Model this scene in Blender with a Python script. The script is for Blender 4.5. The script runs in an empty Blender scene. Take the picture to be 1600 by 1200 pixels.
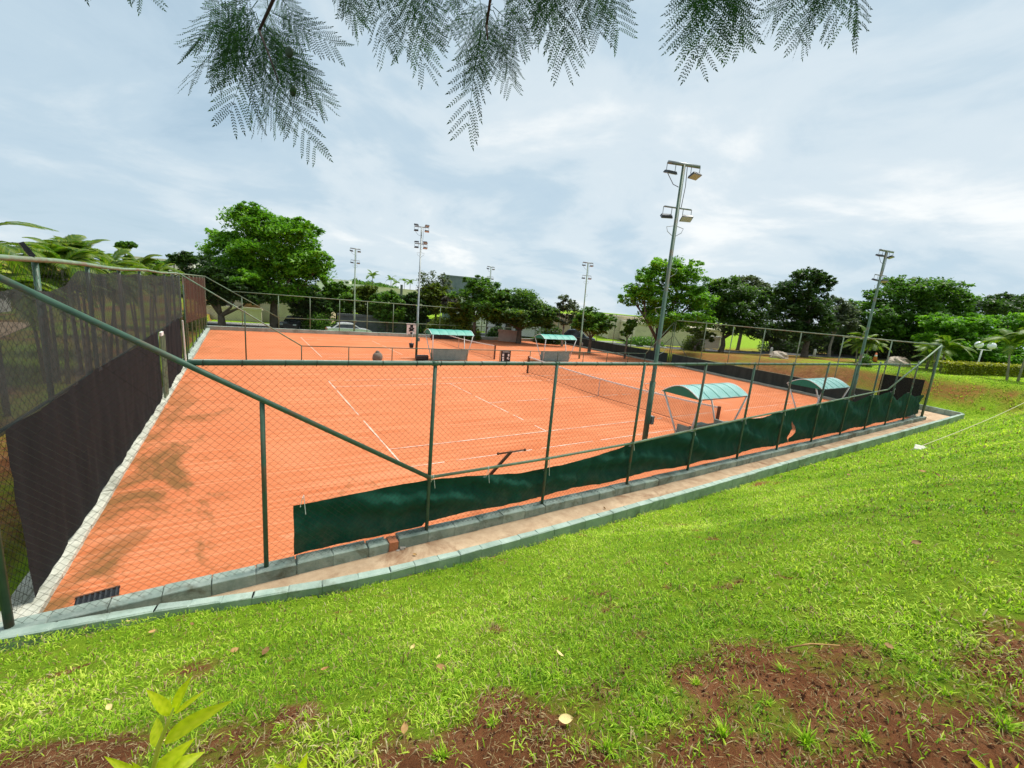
import bpy, math, random
import numpy as np
from mathutils import Vector, Matrix
random.seed(7); rng = np.random.default_rng(7)
scene = bpy.context.scene
col = scene.collection
R = math.radians

# ------------------------------------------------------------------ camera
CAM = np.array([-15.226, -15.086, 4.245]); YAW, PITCH, ROLL, FPX = 0.582, -0.189, 0.087, 654.5
def cam_axes():
    cy, sy, cp, sp = math.cos(YAW), math.sin(YAW), math.cos(PITCH), math.sin(PITCH)
    f = np.array([sy*cp, cy*cp, sp]); r = np.array([cy, -sy, 0.0]); u = np.cross(r, f)
    c, s = math.cos(ROLL), math.sin(ROLL)
    return c*r + s*u, -s*r + c*u, f
AX_R, AX_U, AX_F = cam_axes()
cd = bpy.data.cameras.new('camera'); cam = bpy.data.objects.new('camera', cd); col.objects.link(cam)
cd.sensor_width = 36; cd.lens = FPX/1600*36; cd.clip_start = 0.05; cd.clip_end = 8000
cam.matrix_world = Matrix(((AX_R[0], AX_U[0], -AX_F[0], CAM[0]), (AX_R[1], AX_U[1], -AX_F[1], CAM[1]),
                           (AX_R[2], AX_U[2], -AX_F[2], CAM[2]), (0, 0, 0, 1)))
scene.camera = cam
def at(px, py, depth):
    """the world point seen at a pixel of the photograph, at a given distance along the view"""
    return CAM + depth*((px-800)/FPX*AX_R - (py-600)/FPX*AX_U + AX_F)

# ------------------------------------------------------------------ sky, sun, exposure
SUN_EL, SUN_AZ = 62, 82          # degrees; azimuth clockwise from +Y
w = bpy.data.worlds.new('World'); scene.world = w; w.use_nodes = True
nt = w.node_tree; nt.nodes.clear()
def N(t, kind, **kw):
    n = t.nodes.new(kind)
    for k, v in kw.items(): setattr(n, k, v)
    return n
def build_sky():
    L = nt.links.new
    out = N(nt, 'ShaderNodeOutputWorld'); bg = N(nt, 'ShaderNodeBackground'); L(bg.outputs[0], out.inputs[0])
    sky = N(nt, 'ShaderNodeTexSky', sky_type='NISHITA', sun_disc=False)
    sky.sun_elevation = R(SUN_EL); sky.sun_rotation = R(SUN_AZ); sky.altitude = 600
    tc = N(nt, 'ShaderNodeTexCoord'); sep = N(nt, 'ShaderNodeSeparateXYZ'); L(tc.outputs['Generated'], sep.inputs[0])
    mx = N(nt, 'ShaderNodeMath', operation='MAXIMUM'); L(sep.outputs[2], mx.inputs[0]); mx.inputs[1].default_value = 0
    ad = N(nt, 'ShaderNodeMath', operation='ADD'); L(mx.outputs[0], ad.inputs[0]); ad.inputs[1].default_value = 0.24
    cx = N(nt, 'ShaderNodeMath', operation='DIVIDE'); L(sep.outputs[0], cx.inputs[0]); L(ad.outputs[0], cx.inputs[1])
    cy = N(nt, 'ShaderNodeMath', operation='DIVIDE'); L(sep.outputs[1], cy.inputs[0]); L(ad.outputs[0], cy.inputs[1])
    cb = N(nt, 'ShaderNodeCombineXYZ'); L(cx.outputs[0], cb.inputs[0]); L(cy.outputs[0], cb.inputs[1])
    def noise(scale, det, rough, dist, off):
        mp = N(nt, 'ShaderNodeMapping'); L(cb.outputs[0], mp.inputs[0]); mp.inputs['Location'].default_value = off
        mp.inputs['Rotation'].default_value = (0, 0, R(25))
        n = N(nt, 'ShaderNodeTexNoise'); n.inputs['Scale'].default_value = scale; n.inputs['Detail'].default_value = det
        n.inputs['Roughness'].default_value = rough; n.inputs['Distortion'].default_value = dist
        L(mp.outputs[0], n.inputs['Vector']); return n.outputs[0]
    def ramp(src, stops):
        r = N(nt, 'ShaderNodeValToRGB'); L(src, r.inputs[0]); e = r.color_ramp.elements
        r.color_ramp.interpolation = 'EASE'
        while len(e) < len(stops): e.new(0.5)
        for el, (p, c) in zip(e, stops): el.position = p; el.color = (*c, 1)
        return r.outputs[0]
    big = noise(0.48, 7, 0.52, 0.6, (3.1, 1.7, 0)); det = noise(1.7, 8, 0.58, 0.4, (0.4, 5.2, 0))
    mixn = N(nt, 'ShaderNodeMix', data_type='FLOAT'); mixn.inputs[0].default_value = 0.42
    L(big, mixn.inputs[2]); L(det, mixn.inputs[3])
    cloud = ramp(mixn.outputs[0], [(0.32, (0.28, 0.385, 0.46)), (0.44, (0.36, 0.455, 0.525)), (0.53, (0.46, 0.53, 0.575)), (0.64, (0.64, 0.66, 0.66))])
    cover = ramp(mixn.outputs[0], [(0.30, (0.80,)*3), (0.48, (0.97,)*3)])
    sk = N(nt, 'ShaderNodeMix', data_type='RGBA', blend_type='MULTIPLY'); sk.inputs[0].default_value = 1
    L(sky.outputs[0], sk.inputs[6]); sk.inputs[7].default_value = (0.09, 0.09, 0.09, 1)
    m = N(nt, 'ShaderNodeMix', data_type='RGBA'); L(cover, m.inputs[0]); L(sk.outputs[2], m.inputs[6]); L(cloud, m.inputs[7])
    L(m.outputs[2], bg.inputs[0]); bg.inputs[1].default_value = 0.77
build_sky()
sd = bpy.data.lights.new('sun', 'SUN'); sd.energy = 2.6; sd.angle = R(18); sd.color = (1.0, 0.96, 0.88)
sun = bpy.data.objects.new('sun', sd); col.objects.link(sun)
sdir = Vector((math.sin(R(SUN_AZ))*math.cos(R(SUN_EL)), math.cos(R(SUN_AZ))*math.cos(R(SUN_EL)), math.sin(R(SUN_EL))))
sun.rotation_euler = sdir.to_track_quat('Z', 'Y').to_euler(); sun.location = (0, 0, 40)
vs = scene.view_settings; vs.view_transform = 'Standard'; vs.look = 'None'; vs.gamma = 1; vs.exposure = 1.0
scene.cycles.max_bounces = 6; scene.cycles.transparent_max_bounces = 14; scene.cycles.use_denoising = True

# ------------------------------------------------------------------ materials
M = {}
def new_mat(name):
    m = bpy.data.materials.new(name); m.use_nodes = True; t = m.node_tree; t.nodes.clear()
    out = N(t, 'ShaderNodeOutputMaterial'); b = N(t, 'ShaderNodeBsdfPrincipled'); t.links.new(b.outputs[0], out.inputs[0])
    M[name] = m; return m, t, b, out
def pos(t): return N(t, 'ShaderNodeNewGeometry').outputs['Position']
def obj_rand(t): return N(t, 'ShaderNodeObjectInfo').outputs['Random']
def tnoise(t, vec, scale, det=5, rough=.6, dist=0):
    n = N(t, 'ShaderNodeTexNoise'); n.inputs['Scale'].default_value = scale; n.inputs['Detail'].default_value = det
    n.inputs['Roughness'].default_value = rough; n.inputs['Distortion'].default_value = dist
    t.links.new(vec, n.inputs['Vector']); return n.outputs[0]
def tscale(t, vec, s):
    mp = N(t, 'ShaderNodeMapping'); mp.inputs['Scale'].default_value = s; t.links.new(vec, mp.inputs[0]); return mp.outputs[0]
def tramp(t, src, stops):
    r = N(t, 'ShaderNodeValToRGB'); t.links.new(src, r.inputs[0]); e = r.color_ramp.elements
    while len(e) < len(stops): e.new(0.5)
    for el, (p, c) in zip(e, stops):
        el.position = p; el.color = (*c, 1) if len(c) == 3 else (c[0], c[0], c[0], 1)
    return r.outputs[0]
def tmix(t, fac, a, b, mode='MIX'):
    m = N(t, 'ShaderNodeMix', data_type='RGBA', blend_type=mode)
    for s, v in ((m.inputs[0], fac), (m.inputs[6], a), (m.inputs[7], b)):
        if isinstance(v, bpy.types.NodeSocket): t.links.new(v, s)
        elif isinstance(v, (int, float)): s.default_value = v
        else: s.default_value = (*v, 1)
    return m.outputs[2]
def tmath(t, op, a, b=0.0):
    m = N(t, 'ShaderNodeMath', operation=op)
    for s, v in ((m.inputs[0], a), (m.inputs[1], b)):
        if isinstance(v, bpy.types.NodeSocket): t.links.new(v, s)
        else: s.default_value = v
    return m.outputs[0]
def tbump(t, b, h, strength, dist=0.02):
    n = N(t, 'ShaderNodeBump'); n.inputs['Strength'].default_value = strength; n.inputs['Distance'].default_value = dist
    t.links.new(h, n.inputs['Height']); t.links.new(n.outputs[0], b.inputs['Normal'])
def rough_mat(name, c1, c2, scale=6, rough=.8, bump=.3, metal=0, spec=.3, third=None, vary=0.0):
    m, t, b, o = new_mat(name); p = pos(t)
    n1 = tnoise(t, p, scale, 8, .65); c = tramp(t, n1, [(.35, c1), (.65, c2)])
    if third:
        n2 = tnoise(t, p, scale*.31, 6, .7, .6); c = tmix(t, tramp(t, n2, [(.52, (0,)), (.66, (1,))]), c, third)
    if vary:
        hv = N(t, 'ShaderNodeHueSaturation'); t.links.new(c, hv.inputs['Color'])
        t.links.new(tmath(t, 'ADD', tmath(t, 'MULTIPLY', obj_rand(t), 2*vary), 1-vary), hv.inputs['Value']); c = hv.outputs[0]
    t.links.new(c, b.inputs['Base Color']); b.inputs['Roughness'].default_value = rough
    b.inputs['Metallic'].default_value = metal; b.inputs['Specular IOR Level'].default_value = spec
    if bump: tbump(t, b, tnoise(t, p, scale*5, 6, .7), bump)
    return m
rough_mat('green_paint', (.035, .085, .055), (.06, .125, .08), 5, .5, .08, spec=.35, third=(.13, .085, .05))
rough_mat('green_paint_worn', (.13, .20, .13), (.22, .29, .19), 4, .55, .1, spec=.35, third=(.19, .15, .10))
rough_mat('wire', (.022, .024, .018), (.04, .042, .03), 3, .7, 0, spec=.1)
rough_mat('pale_green_concrete', (.20, .265, .225), (.35, .405, .35), 4.5, .9, .6, third=(.13, .14, .10), vary=.18)
rough_mat('pale_green_wall', (.25, .335, .28), (.37, .45, .385), 3.5, .9, .5, third=(.17, .21, .155), vary=.10)
rough_mat('grey_green_concrete', (.30, .36, .30), (.42, .46, .40), 2.5, .9, .3, third=(.22, .25, .20), vary=.1)
rough_mat('whitish_stone', (.42, .42, .34), (.56, .55, .46), 7, .9, .6, third=(.30, .30, .23), vary=.14)
rough_mat('brick_clay', (.42, .15, .07), (.55, .22, .11), 9, .9, .4)
rough_mat('path_earth', (.40, .27, .165), (.56, .41, .265), 3, .95, .5, third=(.27, .155, .085))
rough_mat('white_paint', (.66, .68, .66), (.78, .79, .77), 6, .5, .05)
rough_mat('line_white', (.58, .34, .23), (.78, .66, .56), 5, .9, 0)
rough_mat('dark_metal', (.035, .04, .045), (.06, .065, .07), 5, .45, .05, metal=.3)
rough_mat('grey_metal', (.20, .23, .23), (.30, .33, .33), 4, .45, .05, metal=.4)
rough_mat('glass_grey', (.30, .34, .36), (.4, .44, .46), 3, .15, 0)
rough_mat('bench_grey', (.22, .30, .28), (.30, .38, .35), 4, .75, .1)
rough_mat('asphalt', (.045, .047, .05), (.075, .078, .08), 2, .9, .2)
rough_mat('cobble', (.20, .20, .19), (.32, .31, .29), 3, .9, .4)
rough_mat('yellow_paint', (.55, .36, .06), (.66, .46, .10), 4, .8, .1)
rough_mat('wall_cream', (.58, .52, .38), (.68, .62, .47), 1.2, .9, .1, third=(.50, .45, .34))
rough_mat('wall_white', (.64, .63, .60), (.74, .73, .70), 1.0, .9, .1)
rough_mat('wall_tan', (.42, .31, .21), (.52, .40, .29), 1.5, .9, .1)
rough_mat('wall_dark', (.06, .07, .07), (.10, .11, .11), 1.5, .8, .1)
rough_mat('wall_slate', (.10, .14, .14), (.14, .18, .18), 1.5, .7, .05)
rough_mat('wall_pink', (.40, .30, .25), (.48, .38, .32), 3, .9, .2)
rough_mat('roof_tile', (.36, .15, .08), (.50, .23, .12), 6, .9, .5)
rough_mat('roof_pale', (.44, .38, .34), (.55, .49, .44), 3, .9, .3)
rough_mat('wood', (.33, .17, .05), (.46, .26, .09), 3, .6, .2)
rough_mat('window_dark', (.02, .025, .03), (.04, .045, .05), 1, .12, 0, spec=.6)
rough_mat('rock', (.33, .27, .21), (.50, .42, .34), 2.2, .9, .8, third=(.26, .2, .15))
rough_mat('bark', (.07, .055, .042), (.14, .115, .09), 5, .95, .8)
rough_mat('bark_pale', (.20, .18, .15), (.33, .30, .25), 5, .95, .6)
rough_mat('bark_twig', (.03, .024, .018), (.055, .045, .034), 8, .9, .4)
rough_mat('car_white', (.62, .64, .66), (.66, .68, .70), 1, .2, 0, spec=.5)
rough_mat('car_black', (.02, .022, .026), (.03, .032, .036), 1, .2, 0, spec=.5)
rough_mat('car_blue', (.05, .07, .10), (.07, .09, .13), 1, .25, 0, spec=.5)
rough_mat('tyre', (.02, .02, .02), (.03, .03, .03), 8, .8, 0)
rough_mat('orange_plastic', (.55, .13, .03), (.62, .17, .05), 4, .5, 0)
rough_mat('rust', (.10, .05, .03), (.18, .08, .045), 9, .85, .3)
rough_mat('black_plastic', (.012, .014, .018), (.02, .023, .028), 4, .4, 0)
rough_mat('hose', (.42, .40, .22), (.52, .50, .30), 5, .7, 0)
rough_mat('leaf_dry', (.22, .11, .035), (.40, .25, .095), 14, .8, .2, vary=.35)
rough_mat('leaf_yellow', (.62, .46, .16), (.74, .60, .28), 14, .7, .2)
rough_mat('seed_pod', (.012, .035, .012), (.025, .06, .02), 20, .6, .1)
rough_mat('rubble', (.30, .26, .22), (.42, .37, .31), 9, .9, .5)
rough_mat('bag_grey', (.17, .13, .10), (.26, .21, .17), 6, .9, .4)
m, t, b, o = new_mat('globe'); b.inputs['Base Color'].default_value = (.82, .84, .86, 1); b.inputs['Roughness'].default_value = .25

def leaf_mat(name, dark, mid, light, trans=.45, rough=.5, spec=.35):
    m, t, b, o = new_mat(name)
    at_ = N(t, 'ShaderNodeAttribute'); at_.attribute_name = 'tint'
    c = tramp(t, at_.outputs['Fac'], [(0, dark), (.5, mid), (1, light)])
    t.links.new(c, b.inputs['Base Color']); b.inputs['Roughness'].default_value = rough; b.inputs['Specular IOR Level'].default_value = spec
    tr = N(t, 'ShaderNodeBsdfTranslucent'); t.links.new(tmix(t, 1.0, c, (1.1, 1.25, .55), 'MULTIPLY'), tr.inputs[0])
    mx = N(t, 'ShaderNodeMixShader'); mx.inputs[0].default_value = trans
    t.links.new(b.outputs[0], mx.inputs[1]); t.links.new(tr.outputs[0], mx.inputs[2]); t.links.new(mx.outputs[0], o.inputs[0])
leaf_mat('foliage_green', (.036, .10, .014), (.09, .20, .024), (.18, .33, .04))
leaf_mat('foliage_bright', (.06, .17, .012), (.14, .32, .022), (.27, .48, .04))
leaf_mat('foliage_dark', (.020, .05, .014), (.044, .095, .022), (.09, .165, .034))
leaf_mat('foliage_yellow', (.06, .10, .014), (.13, .18, .022), (.26, .30, .04))
leaf_mat('foliage_tip', (.026, .07, .014), (.075, .16, .022), (.30, .40, .06))
leaf_mat('foliage_grey', (.06, .085, .05), (.11, .14, .085), (.19, .22, .14))
leaf_mat('foliage_mauve', (.05, .055, .05), (.12, .10, .12), (.20, .16, .20))
leaf_mat('palm_leaf', (.04, .11, .012), (.10, .20, .018), (.30, .33, .04))
leaf_mat('hedge_leaf', (.13, .17, .014), (.34, .33, .022), (.60, .52, .04))
leaf_mat('jacaranda_leaf', (.008, .028, .010), (.018, .060, .016), (.05, .15, .025), trans=.35, rough=.7, spec=.08)
leaf_mat('young_leaf', (.32, .46, .012), (.60, .74, .012), (.76, .84, .04), trans=.62)
rough_mat('young_stem', (.36, .46, .03), (.46, .56, .05), 8, .5, 0)
leaf_mat('grass_blade', (.10, .22, .012), (.34, .55, .022), (.74, .80, .14), trans=.45, rough=.6, spec=.2)
leaf_mat('dry_blade', (.14, .08, .035), (.30, .22, .10), (.50, .43, .24), trans=.2, rough=.8, spec=.1)

def mat_clay():
    m, t, b, o = new_mat('clay'); p = pos(t)
    c = tramp(t, tnoise(t, p, .35, 8, .6, .8), [(.32, (.48, .125, .044)), (.55, (.56, .164, .063)), (.75, (.63, .208, .092))])
    streak = tnoise(t, tscale(t, p, (.25, 3.2, 1)), 1.6, 5, .6)
    c = tmix(t, tramp(t, streak, [(.45, (0,)), (.75, (.45,))]), c, (.66, .255, .125))
    c = tmix(t, .25, c, tramp(t, tnoise(t, p, 22, 4, .7), [(.3, (.42, .125, .05)), (.7, (.68, .28, .14))]))
    drag = tnoise(t, tscale(t, p, (.10, 9, 1)), 2.0, 4, .55, .15)
    c = tmix(t, tramp(t, drag, [(.40, (.5,)), (.50, (0,)), (.62, (.5,))]), c, tmix(t, tramp(t, drag, [(.49, (0,)), (.51, (1,))]), (.44, .122, .045), (.69, .285, .15)))
    scuff = tnoise(t, tscale(t, p, (1.2, 2.6, 1)), 2.3, 7, .72, 1.2)
    c = tmix(t, tramp(t, scuff, [(.58, (0,)), (.70, (.7,))]), c, (.70, .31, .17))
    c = tmix(t, tramp(t, tnoise(t, tscale(t, p, (2.2, 1.1, 1)), 3.1, 6, .7, .8), [(.62, (0,)), (.74, (.45,))]), c, (.42, .115, .042))
    # damp algae stains along the fenced left end
    sx = N(t, 'ShaderNodeSeparateXYZ'); t.links.new(p, sx.inputs[0])
    edge = N(t, 'ShaderNodeMapRange'); t.links.new(sx.outputs[0], edge.inputs[0])
    edge.inputs[1].default_value = -17.2; edge.inputs[2].default_value = -14.2; edge.inputs[3].default_value = 1; edge.inputs[4].default_value = 0
    side = N(t, 'ShaderNodeMapRange'); t.links.new(sx.outputs[1], side.inputs[0])
    side.inputs[1].default_value = 7; side.inputs[2].default_value = -3; side.inputs[3].default_value = 0.25; side.inputs[4].default_value = 1
    st = tmath(t, 'ADD', tmath(t, 'ADD', tnoise(t, tscale(t, p, (1.0, .5, 1)), .85, 7, .68, .9), tmath(t, 'MULTIPLY', edge.outputs[0], .22)), -.04)
    f = tmath(t, 'MULTIPLY', tramp(t, st, [(.60, (0,)), (.74, (.9,))]), side.outputs[0])
    c = tmix(t, f, c, (.185, .095, .034))
    t.links.new(c, b.inputs['Base Color']); b.inputs['Roughness'].default_value = .95; b.inputs['Specular IOR Level'].default_value = .1
    tbump(t, b, tnoise(t, p, 30, 6, .7), .25, .01)
mat_clay()
def mat_ground():
    m, t, b, o = new_mat('ground'); p = pos(t)
    a = N(t, 'ShaderNodeAttribute'); a.attribute_name = 'lawn'
    d = N(t, 'ShaderNodeAttribute'); d.attribute_name = 'dry'
    soil = tramp(t, tnoise(t, p, 4, 9, .7), [(.3, (.12, .044, .017)), (.5, (.27, .105, .042)), (.7, (.41, .195, .09))])
    soil = tmix(t, tramp(t, tnoise(t, p, 60, 4, .8), [(.55, (0,)), (.75, (.5,))]), soil, (.34, .20, .12))
    green = tramp(t, tnoise(t, p, 3, 9, .75), [(.28, (.13, .24, .010)), (.5, (.25, .42, .016)), (.72, (.37, .49, .03))])
    green = tmix(t, .5, green, tramp(t, tnoise(t, p, 40, 5, .8), [(.3, (.05, .11, .008)), (.7, (.30, .42, .03))]))
    drygr = tramp(t, tnoise(t, tscale(t, p, (1, 1, 3)), 2.5, 8, .7), [(.35, (.19, .17, .03)), (.5, (.26, .14, .035)), (.65, (.33, .12, .045))])
    c = tmix(t, d.outputs['Fac'], green, drygr)
    c = tmix(t, tramp(t, tmath(t, 'ADD', a.outputs['Fac'], tmath(t, 'MULTIPLY', tmath(t, 'SUBTRACT', tnoise(t, p, 9, 8, .75), .5), 1.1)), [(.34, (0,)), (.74, (1,))]), soil, c)
    t.links.new(c, b.inputs['Base Color']); b.inputs['Roughness'].default_value = 1; b.inputs['Specular IOR Level'].default_value = .1
    tbump(t, b, tnoise(t, p, 22, 9, .8), 1.0, .07)
mat_ground()
def mat_cloth(name, c1, c2, opacity, stripe_axis=1, streak=(.3, .3, .3)):
    m, t, b, o = new_mat(name); p = pos(t)
    sc = [6, 6, .25]; 
    n = tnoise(t, tscale(t, p, (.8, .8, .12)), 4, 6, .65, .2)
    c = tramp(t, n, [(.40, c1), (.72, c2)])
    c = tmix(t, tramp(t, tnoise(t, p, 90, 2, .5), [(.4, (0,)), (.7, (.35,))]), c, streak)
    t.links.new(c, b.inputs['Base Color']); b.inputs['Roughness'].default_value = .9; b.inputs['Specular IOR Level'].default_value = .15
    if name == 'green_screen':      # clay dust splashed on the foot of the cloth
        sz = N(t, 'ShaderNodeSeparateXYZ'); t.links.new(p, sz.inputs[0]); zr_ = N(t, 'ShaderNodeMapRange'); t.links.new(sz.outputs[2], zr_.inputs[0])
        zr_.inputs[1].default_value = .7; zr_.inputs[2].default_value = .15; zr_.inputs[3].default_value = 0; zr_.inputs[4].default_value = .5
        c2 = tmix(t, tmath(t, 'MULTIPLY', zr_.outputs[0], tramp(t, tnoise(t, p, 2.2, 7, .75), [(.42, (0,)), (.7, (1,))])), c, (.22, .15, .10)); t.links.new(c2, b.inputs['Base Color'])
    tr = N(t, 'ShaderNodeBsdfTransparent'); mx = N(t, 'ShaderNodeMixShader')
    op = N(t, 'ShaderNodeMapRange'); t.links.new(tnoise(t, tscale(t, p, (1, 1, .3)), 1.3, 4, .6), op.inputs[0])
    op.inputs[1].default_value = .3; op.inputs[2].default_value = .7; op.inputs[3].default_value = opacity-.06; op.inputs[4].default_value = min(1, opacity+.06)
    if opacity >= .97: op.inputs[3].default_value = op.inputs[4].default_value = 1.0
    t.links.new(op.outputs[0], mx.inputs[0]); t.links.new(tr.outputs[0], mx.inputs[1]); t.links.new(b.outputs[0], mx.inputs[2])
    t.links.new(mx.outputs[0], o.inputs[0])
mat_cloth('shade_net_thin', (.020, .025, .026), (.040, .047, .048), .82, streak=(.05, .058, .058))
mat_cloth('shade_net_dense', (.006, .0075, .009), (.010, .012, .014), .97, streak=(.016, .019, .021))
mat_cloth('brown_net', (.050, .022, .015), (.10, .045, .03), .80, streak=(.09, .055, .04))
mat_cloth('green_screen', (.007, .060, .038), (.015, .092, .062), .985, streak=(.03, .11, .08))
mat_cloth('strip_screen', (.022, .035, .036), (.045, .062, .060), .97, streak=(.05, .07, .065))
mat_cloth('net_mesh', (.02, .03, .025), (.03, .04, .03), .26, streak=(.03, .04, .03))
m, t, b, o = new_mat('canopy_sheet'); p = pos(t)
t.links.new(tramp(t, tnoise(t, p, 2.5, 6, .6), [(.35, (.17, .40, .36)), (.7, (.30, .52, .48))]), b.inputs['Base Color'])
b.inputs['Roughness'].default_value = .36; b.inputs['Specular IOR Level'].default_value = .6
m, t, b, o = new_mat('canopy_teal'); p = pos(t)
t.links.new(tramp(t, tnoise(t, p, 2.5, 6, .6), [(.35, (.03, .26, .20)), (.7, (.07, .36, .28))]), b.inputs['Base Color'])
b.inputs['Roughness'].default_value = .55; b.inputs['Specular IOR Level'].default_value = .5
m, t, b, o = new_mat('canopy_gable'); b.inputs['Base Color'].default_value = (.004, .20, .13, 1); b.inputs['Roughness'].default_value = .5

# ------------------------------------------------------------------ mesh helpers
ORG = {}
def link(o, parent=None):
    col.objects.link(o)
    if parent is not None: o.parent = parent
    return o
def thing(name, label, cat, loc=(0, 0, 0), group=None):
    o = bpy.data.objects.new(name, None); col.objects.link(o); o.location = loc; o.empty_display_size = .2
    tag(o, label, cat, group); ORG[o.name] = np.array(loc, float); return o
def tag(o, label=None, cat=None, group=None, kind=None):
    if label: o['label'] = label
    if cat: o['category'] = cat
    if group: o['group'] = group
    if kind: o['kind'] = kind
    return o
def copy_tree(o, parent=None):
    c = o.copy(); col.objects.link(c); c.parent = parent
    for ch in list(o.children): copy_tree(ch, c)
    return c
class MB:
    def __init__(s): s.v = []; s.f = []
    def add(s, vs, fs):
        k = len(s.v); s.v += [tuple(map(float, x)) for x in vs]; s.f += [tuple(i+k for i in f) for f in fs]; return s
    def box(s, c, size, rot=None, taper=1.0):
        hx, hy, hz = size[0]/2, size[1]/2, size[2]/2
        vs = [Vector((sx*hx*(taper if sz > 0 else 1), sy*hy*(taper if sz > 0 else 1), sz*hz)) for sz in (-1, 1) for sy in (-1, 1) for sx in (-1, 1)]
        if rot is not None: vs = [rot @ x for x in vs]
        return s.add([(x[0]+c[0], x[1]+c[1], x[2]+c[2]) for x in vs], [(0, 2, 3, 1), (4, 5, 7, 6), (0, 1, 5, 4), (2, 6, 7, 3), (0, 4, 6, 2), (1, 3, 7, 5)])
    def cbox(s, c, size, ch=.01, rot=None):
        """box with chamfered upper edges"""
        hx, hy, hz = size[0]/2, size[1]/2, size[2]/2
        vs = []
        for z, i in ((-hz, 0), (hz-ch, 0), (hz, ch)):
            for sx, sy in ((-1, -1), (1, -1), (1, 1), (-1, 1)): vs.append(Vector((sx*(hx-i), sy*(hy-i), z)))
        if rot is not None: vs = [rot @ x for x in vs]
        fs = [(3, 2, 1, 0), (8, 9, 10, 11)]
        for l in (0, 4):
            for k in range(4): fs.append((l+k, l+(k+1) % 4, l+4+(k+1) % 4, l+4+k))
        return s.add([(x[0]+c[0], x[1]+c[1], x[2]+c[2]) for x in vs], fs)
    def tube(s, pts, rad, n=8, cap=True):
        pts = [Vector(p) for p in pts]; rads = rad if isinstance(rad, (list, tuple)) else [rad]*len(pts)
        rings = []; ref = None
        for i, p in enumerate(pts):
            d = (pts[min(i+1, len(pts)-1)] - pts[max(i-1, 0)])
            d = d.normalized() if d.length > 1e-9 else Vector((0, 0, 1))
            if ref is None: ref = d.orthogonal().normalized()
            ref = (ref - d*ref.dot(d)); ref = ref.normalized() if ref.length > 1e-6 else d.orthogonal().normalized()
            q = d.cross(ref)
            rings.append([p + rads[i]*(math.cos(2*math.pi*k/n)*ref + math.sin(2*math.pi*k/n)*q) for k in range(n)])
        fs = []
        for i in range(len(pts)-1):
            for k in range(n): fs.append((i*n+k, i*n+(k+1) % n, (i+1)*n+(k+1) % n, (i+1)*n+k))
        if cap: fs += [tuple(range(n))[::-1], tuple((len(pts)-1)*n+k for k in range(n))]
        return s.add([x for r in rings for x in r], fs)
    def ball(s, c, r, nu=12, nv=8, sq=(1, 1, 1), jit=0):
        vs = []; fs = []
        for j in range(nv+1):
            for i in range(nu):
                a, b_ = 2*math.pi*i/nu, math.pi*j/nv
                k = 1 + (random.uniform(-jit, jit) if jit else 0)
                vs.append((c[0]+k*r*sq[0]*math.sin(b_)*math.cos(a), c[1]+k*r*sq[1]*math.sin(b_)*math.sin(a), c[2]+k*r*sq[2]*math.cos(b_)))
        for j in range(nv):
            for i in range(nu): fs.append((j*nu+i, (j+1)*nu+i, (j+1)*nu+(i+1) % nu, j*nu+(i+1) % nu))
        return s.add(vs, fs)
    def prism(s, outline, y0, y1, axis='y'):
        """outline in (x,z), extruded along y"""
        n = len(outline); vs = [(x, y0, z) for x, z in outline] + [(x, y1, z) for x, z in outline]
        if axis == 'x': vs = [(y, x, z) for x, y, z in vs]
        fs = [tuple(range(n)), tuple(range(2*n-1, n-1, -1))] + [(k, n+k, n+(k+1) % n, (k+1) % n) for k in range(n)]
        return s.add(vs, fs)
    def data(s, name, mat, off=(0, 0, 0), smooth=False):
        me = bpy.data.meshes.new(name); me.from_pydata([(a-off[0], b-off[1], c-off[2]) for a, b, c in s.v], [], s.f)
        if mat: me.materials.append(M[mat])
        if smooth: me.polygons.foreach_set('use_smooth', [True]*len(me.polygons))
        me.update(); return me
    def build(s, name, mat, parent=None, smooth=False):
        off = ORG.get(parent.name, np.zeros(3)) if parent is not None else np.zeros(3)
        o = link(bpy.data.objects.new(name, s.data(name, mat, off, smooth)), parent); ORG[o.name] = off; return o
def np_mesh(name, verts, faces_n, mat, parent=None, tint=None, off=(0, 0, 0)):
    """verts (F,n,3): separate n-gons, tint per face"""
    F, n = verts.shape[:2]; me = bpy.data.meshes.new(name)
    me.vertices.add(F*n); me.vertices.foreach_set('co', (verts.reshape(-1, 3)-np.array(off)).astype(np.float32).ravel())
    me.loops.add(F*n); me.loops.foreach_set('vertex_index', np.arange(F*n, dtype=np.int32))
    me.polygons.add(F); me.polygons.foreach_set('loop_start', np.arange(0, F*n, n, dtype=np.int32))
    me.polygons.foreach_set('loop_total', np.full(F, n, dtype=np.int32))
    if tint is not None:
        a = me.attributes.new('tint', 'FLOAT', 'POINT'); a.data.foreach_set('value', np.repeat(tint, n).astype(np.float32))
    me.materials.append(M[mat]); me.update(calc_edges=True)
    return link(bpy.data.objects.new(name, me), parent)
def vnoise(x, y, seed=0):
    def hsh(i, j): 
        v = np.sin(i*127.1 + j*311.7 + seed*74.7)*43758.5453; return v - np.floor(v)
    xi, yi = np.floor(x), np.floor(y); fx, fy = x-xi, y-yi; fx = fx*fx*(3-2*fx); fy = fy*fy*(3-2*fy)
    return (hsh(xi, yi)*(1-fx)+hsh(xi+1, yi)*fx)*(1-fy) + (hsh(xi, yi+1)*(1-fx)+hsh(xi+1, yi+1)*fx)*fy
def fbm(x, y, seed=0, o=4):
    s = 0; a = .5; t_ = 0
    for k in range(o): s = s + a*vnoise(x*2**k, y*2**k, seed+k); t_ += a; a *= .5
    return s/t_

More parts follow.
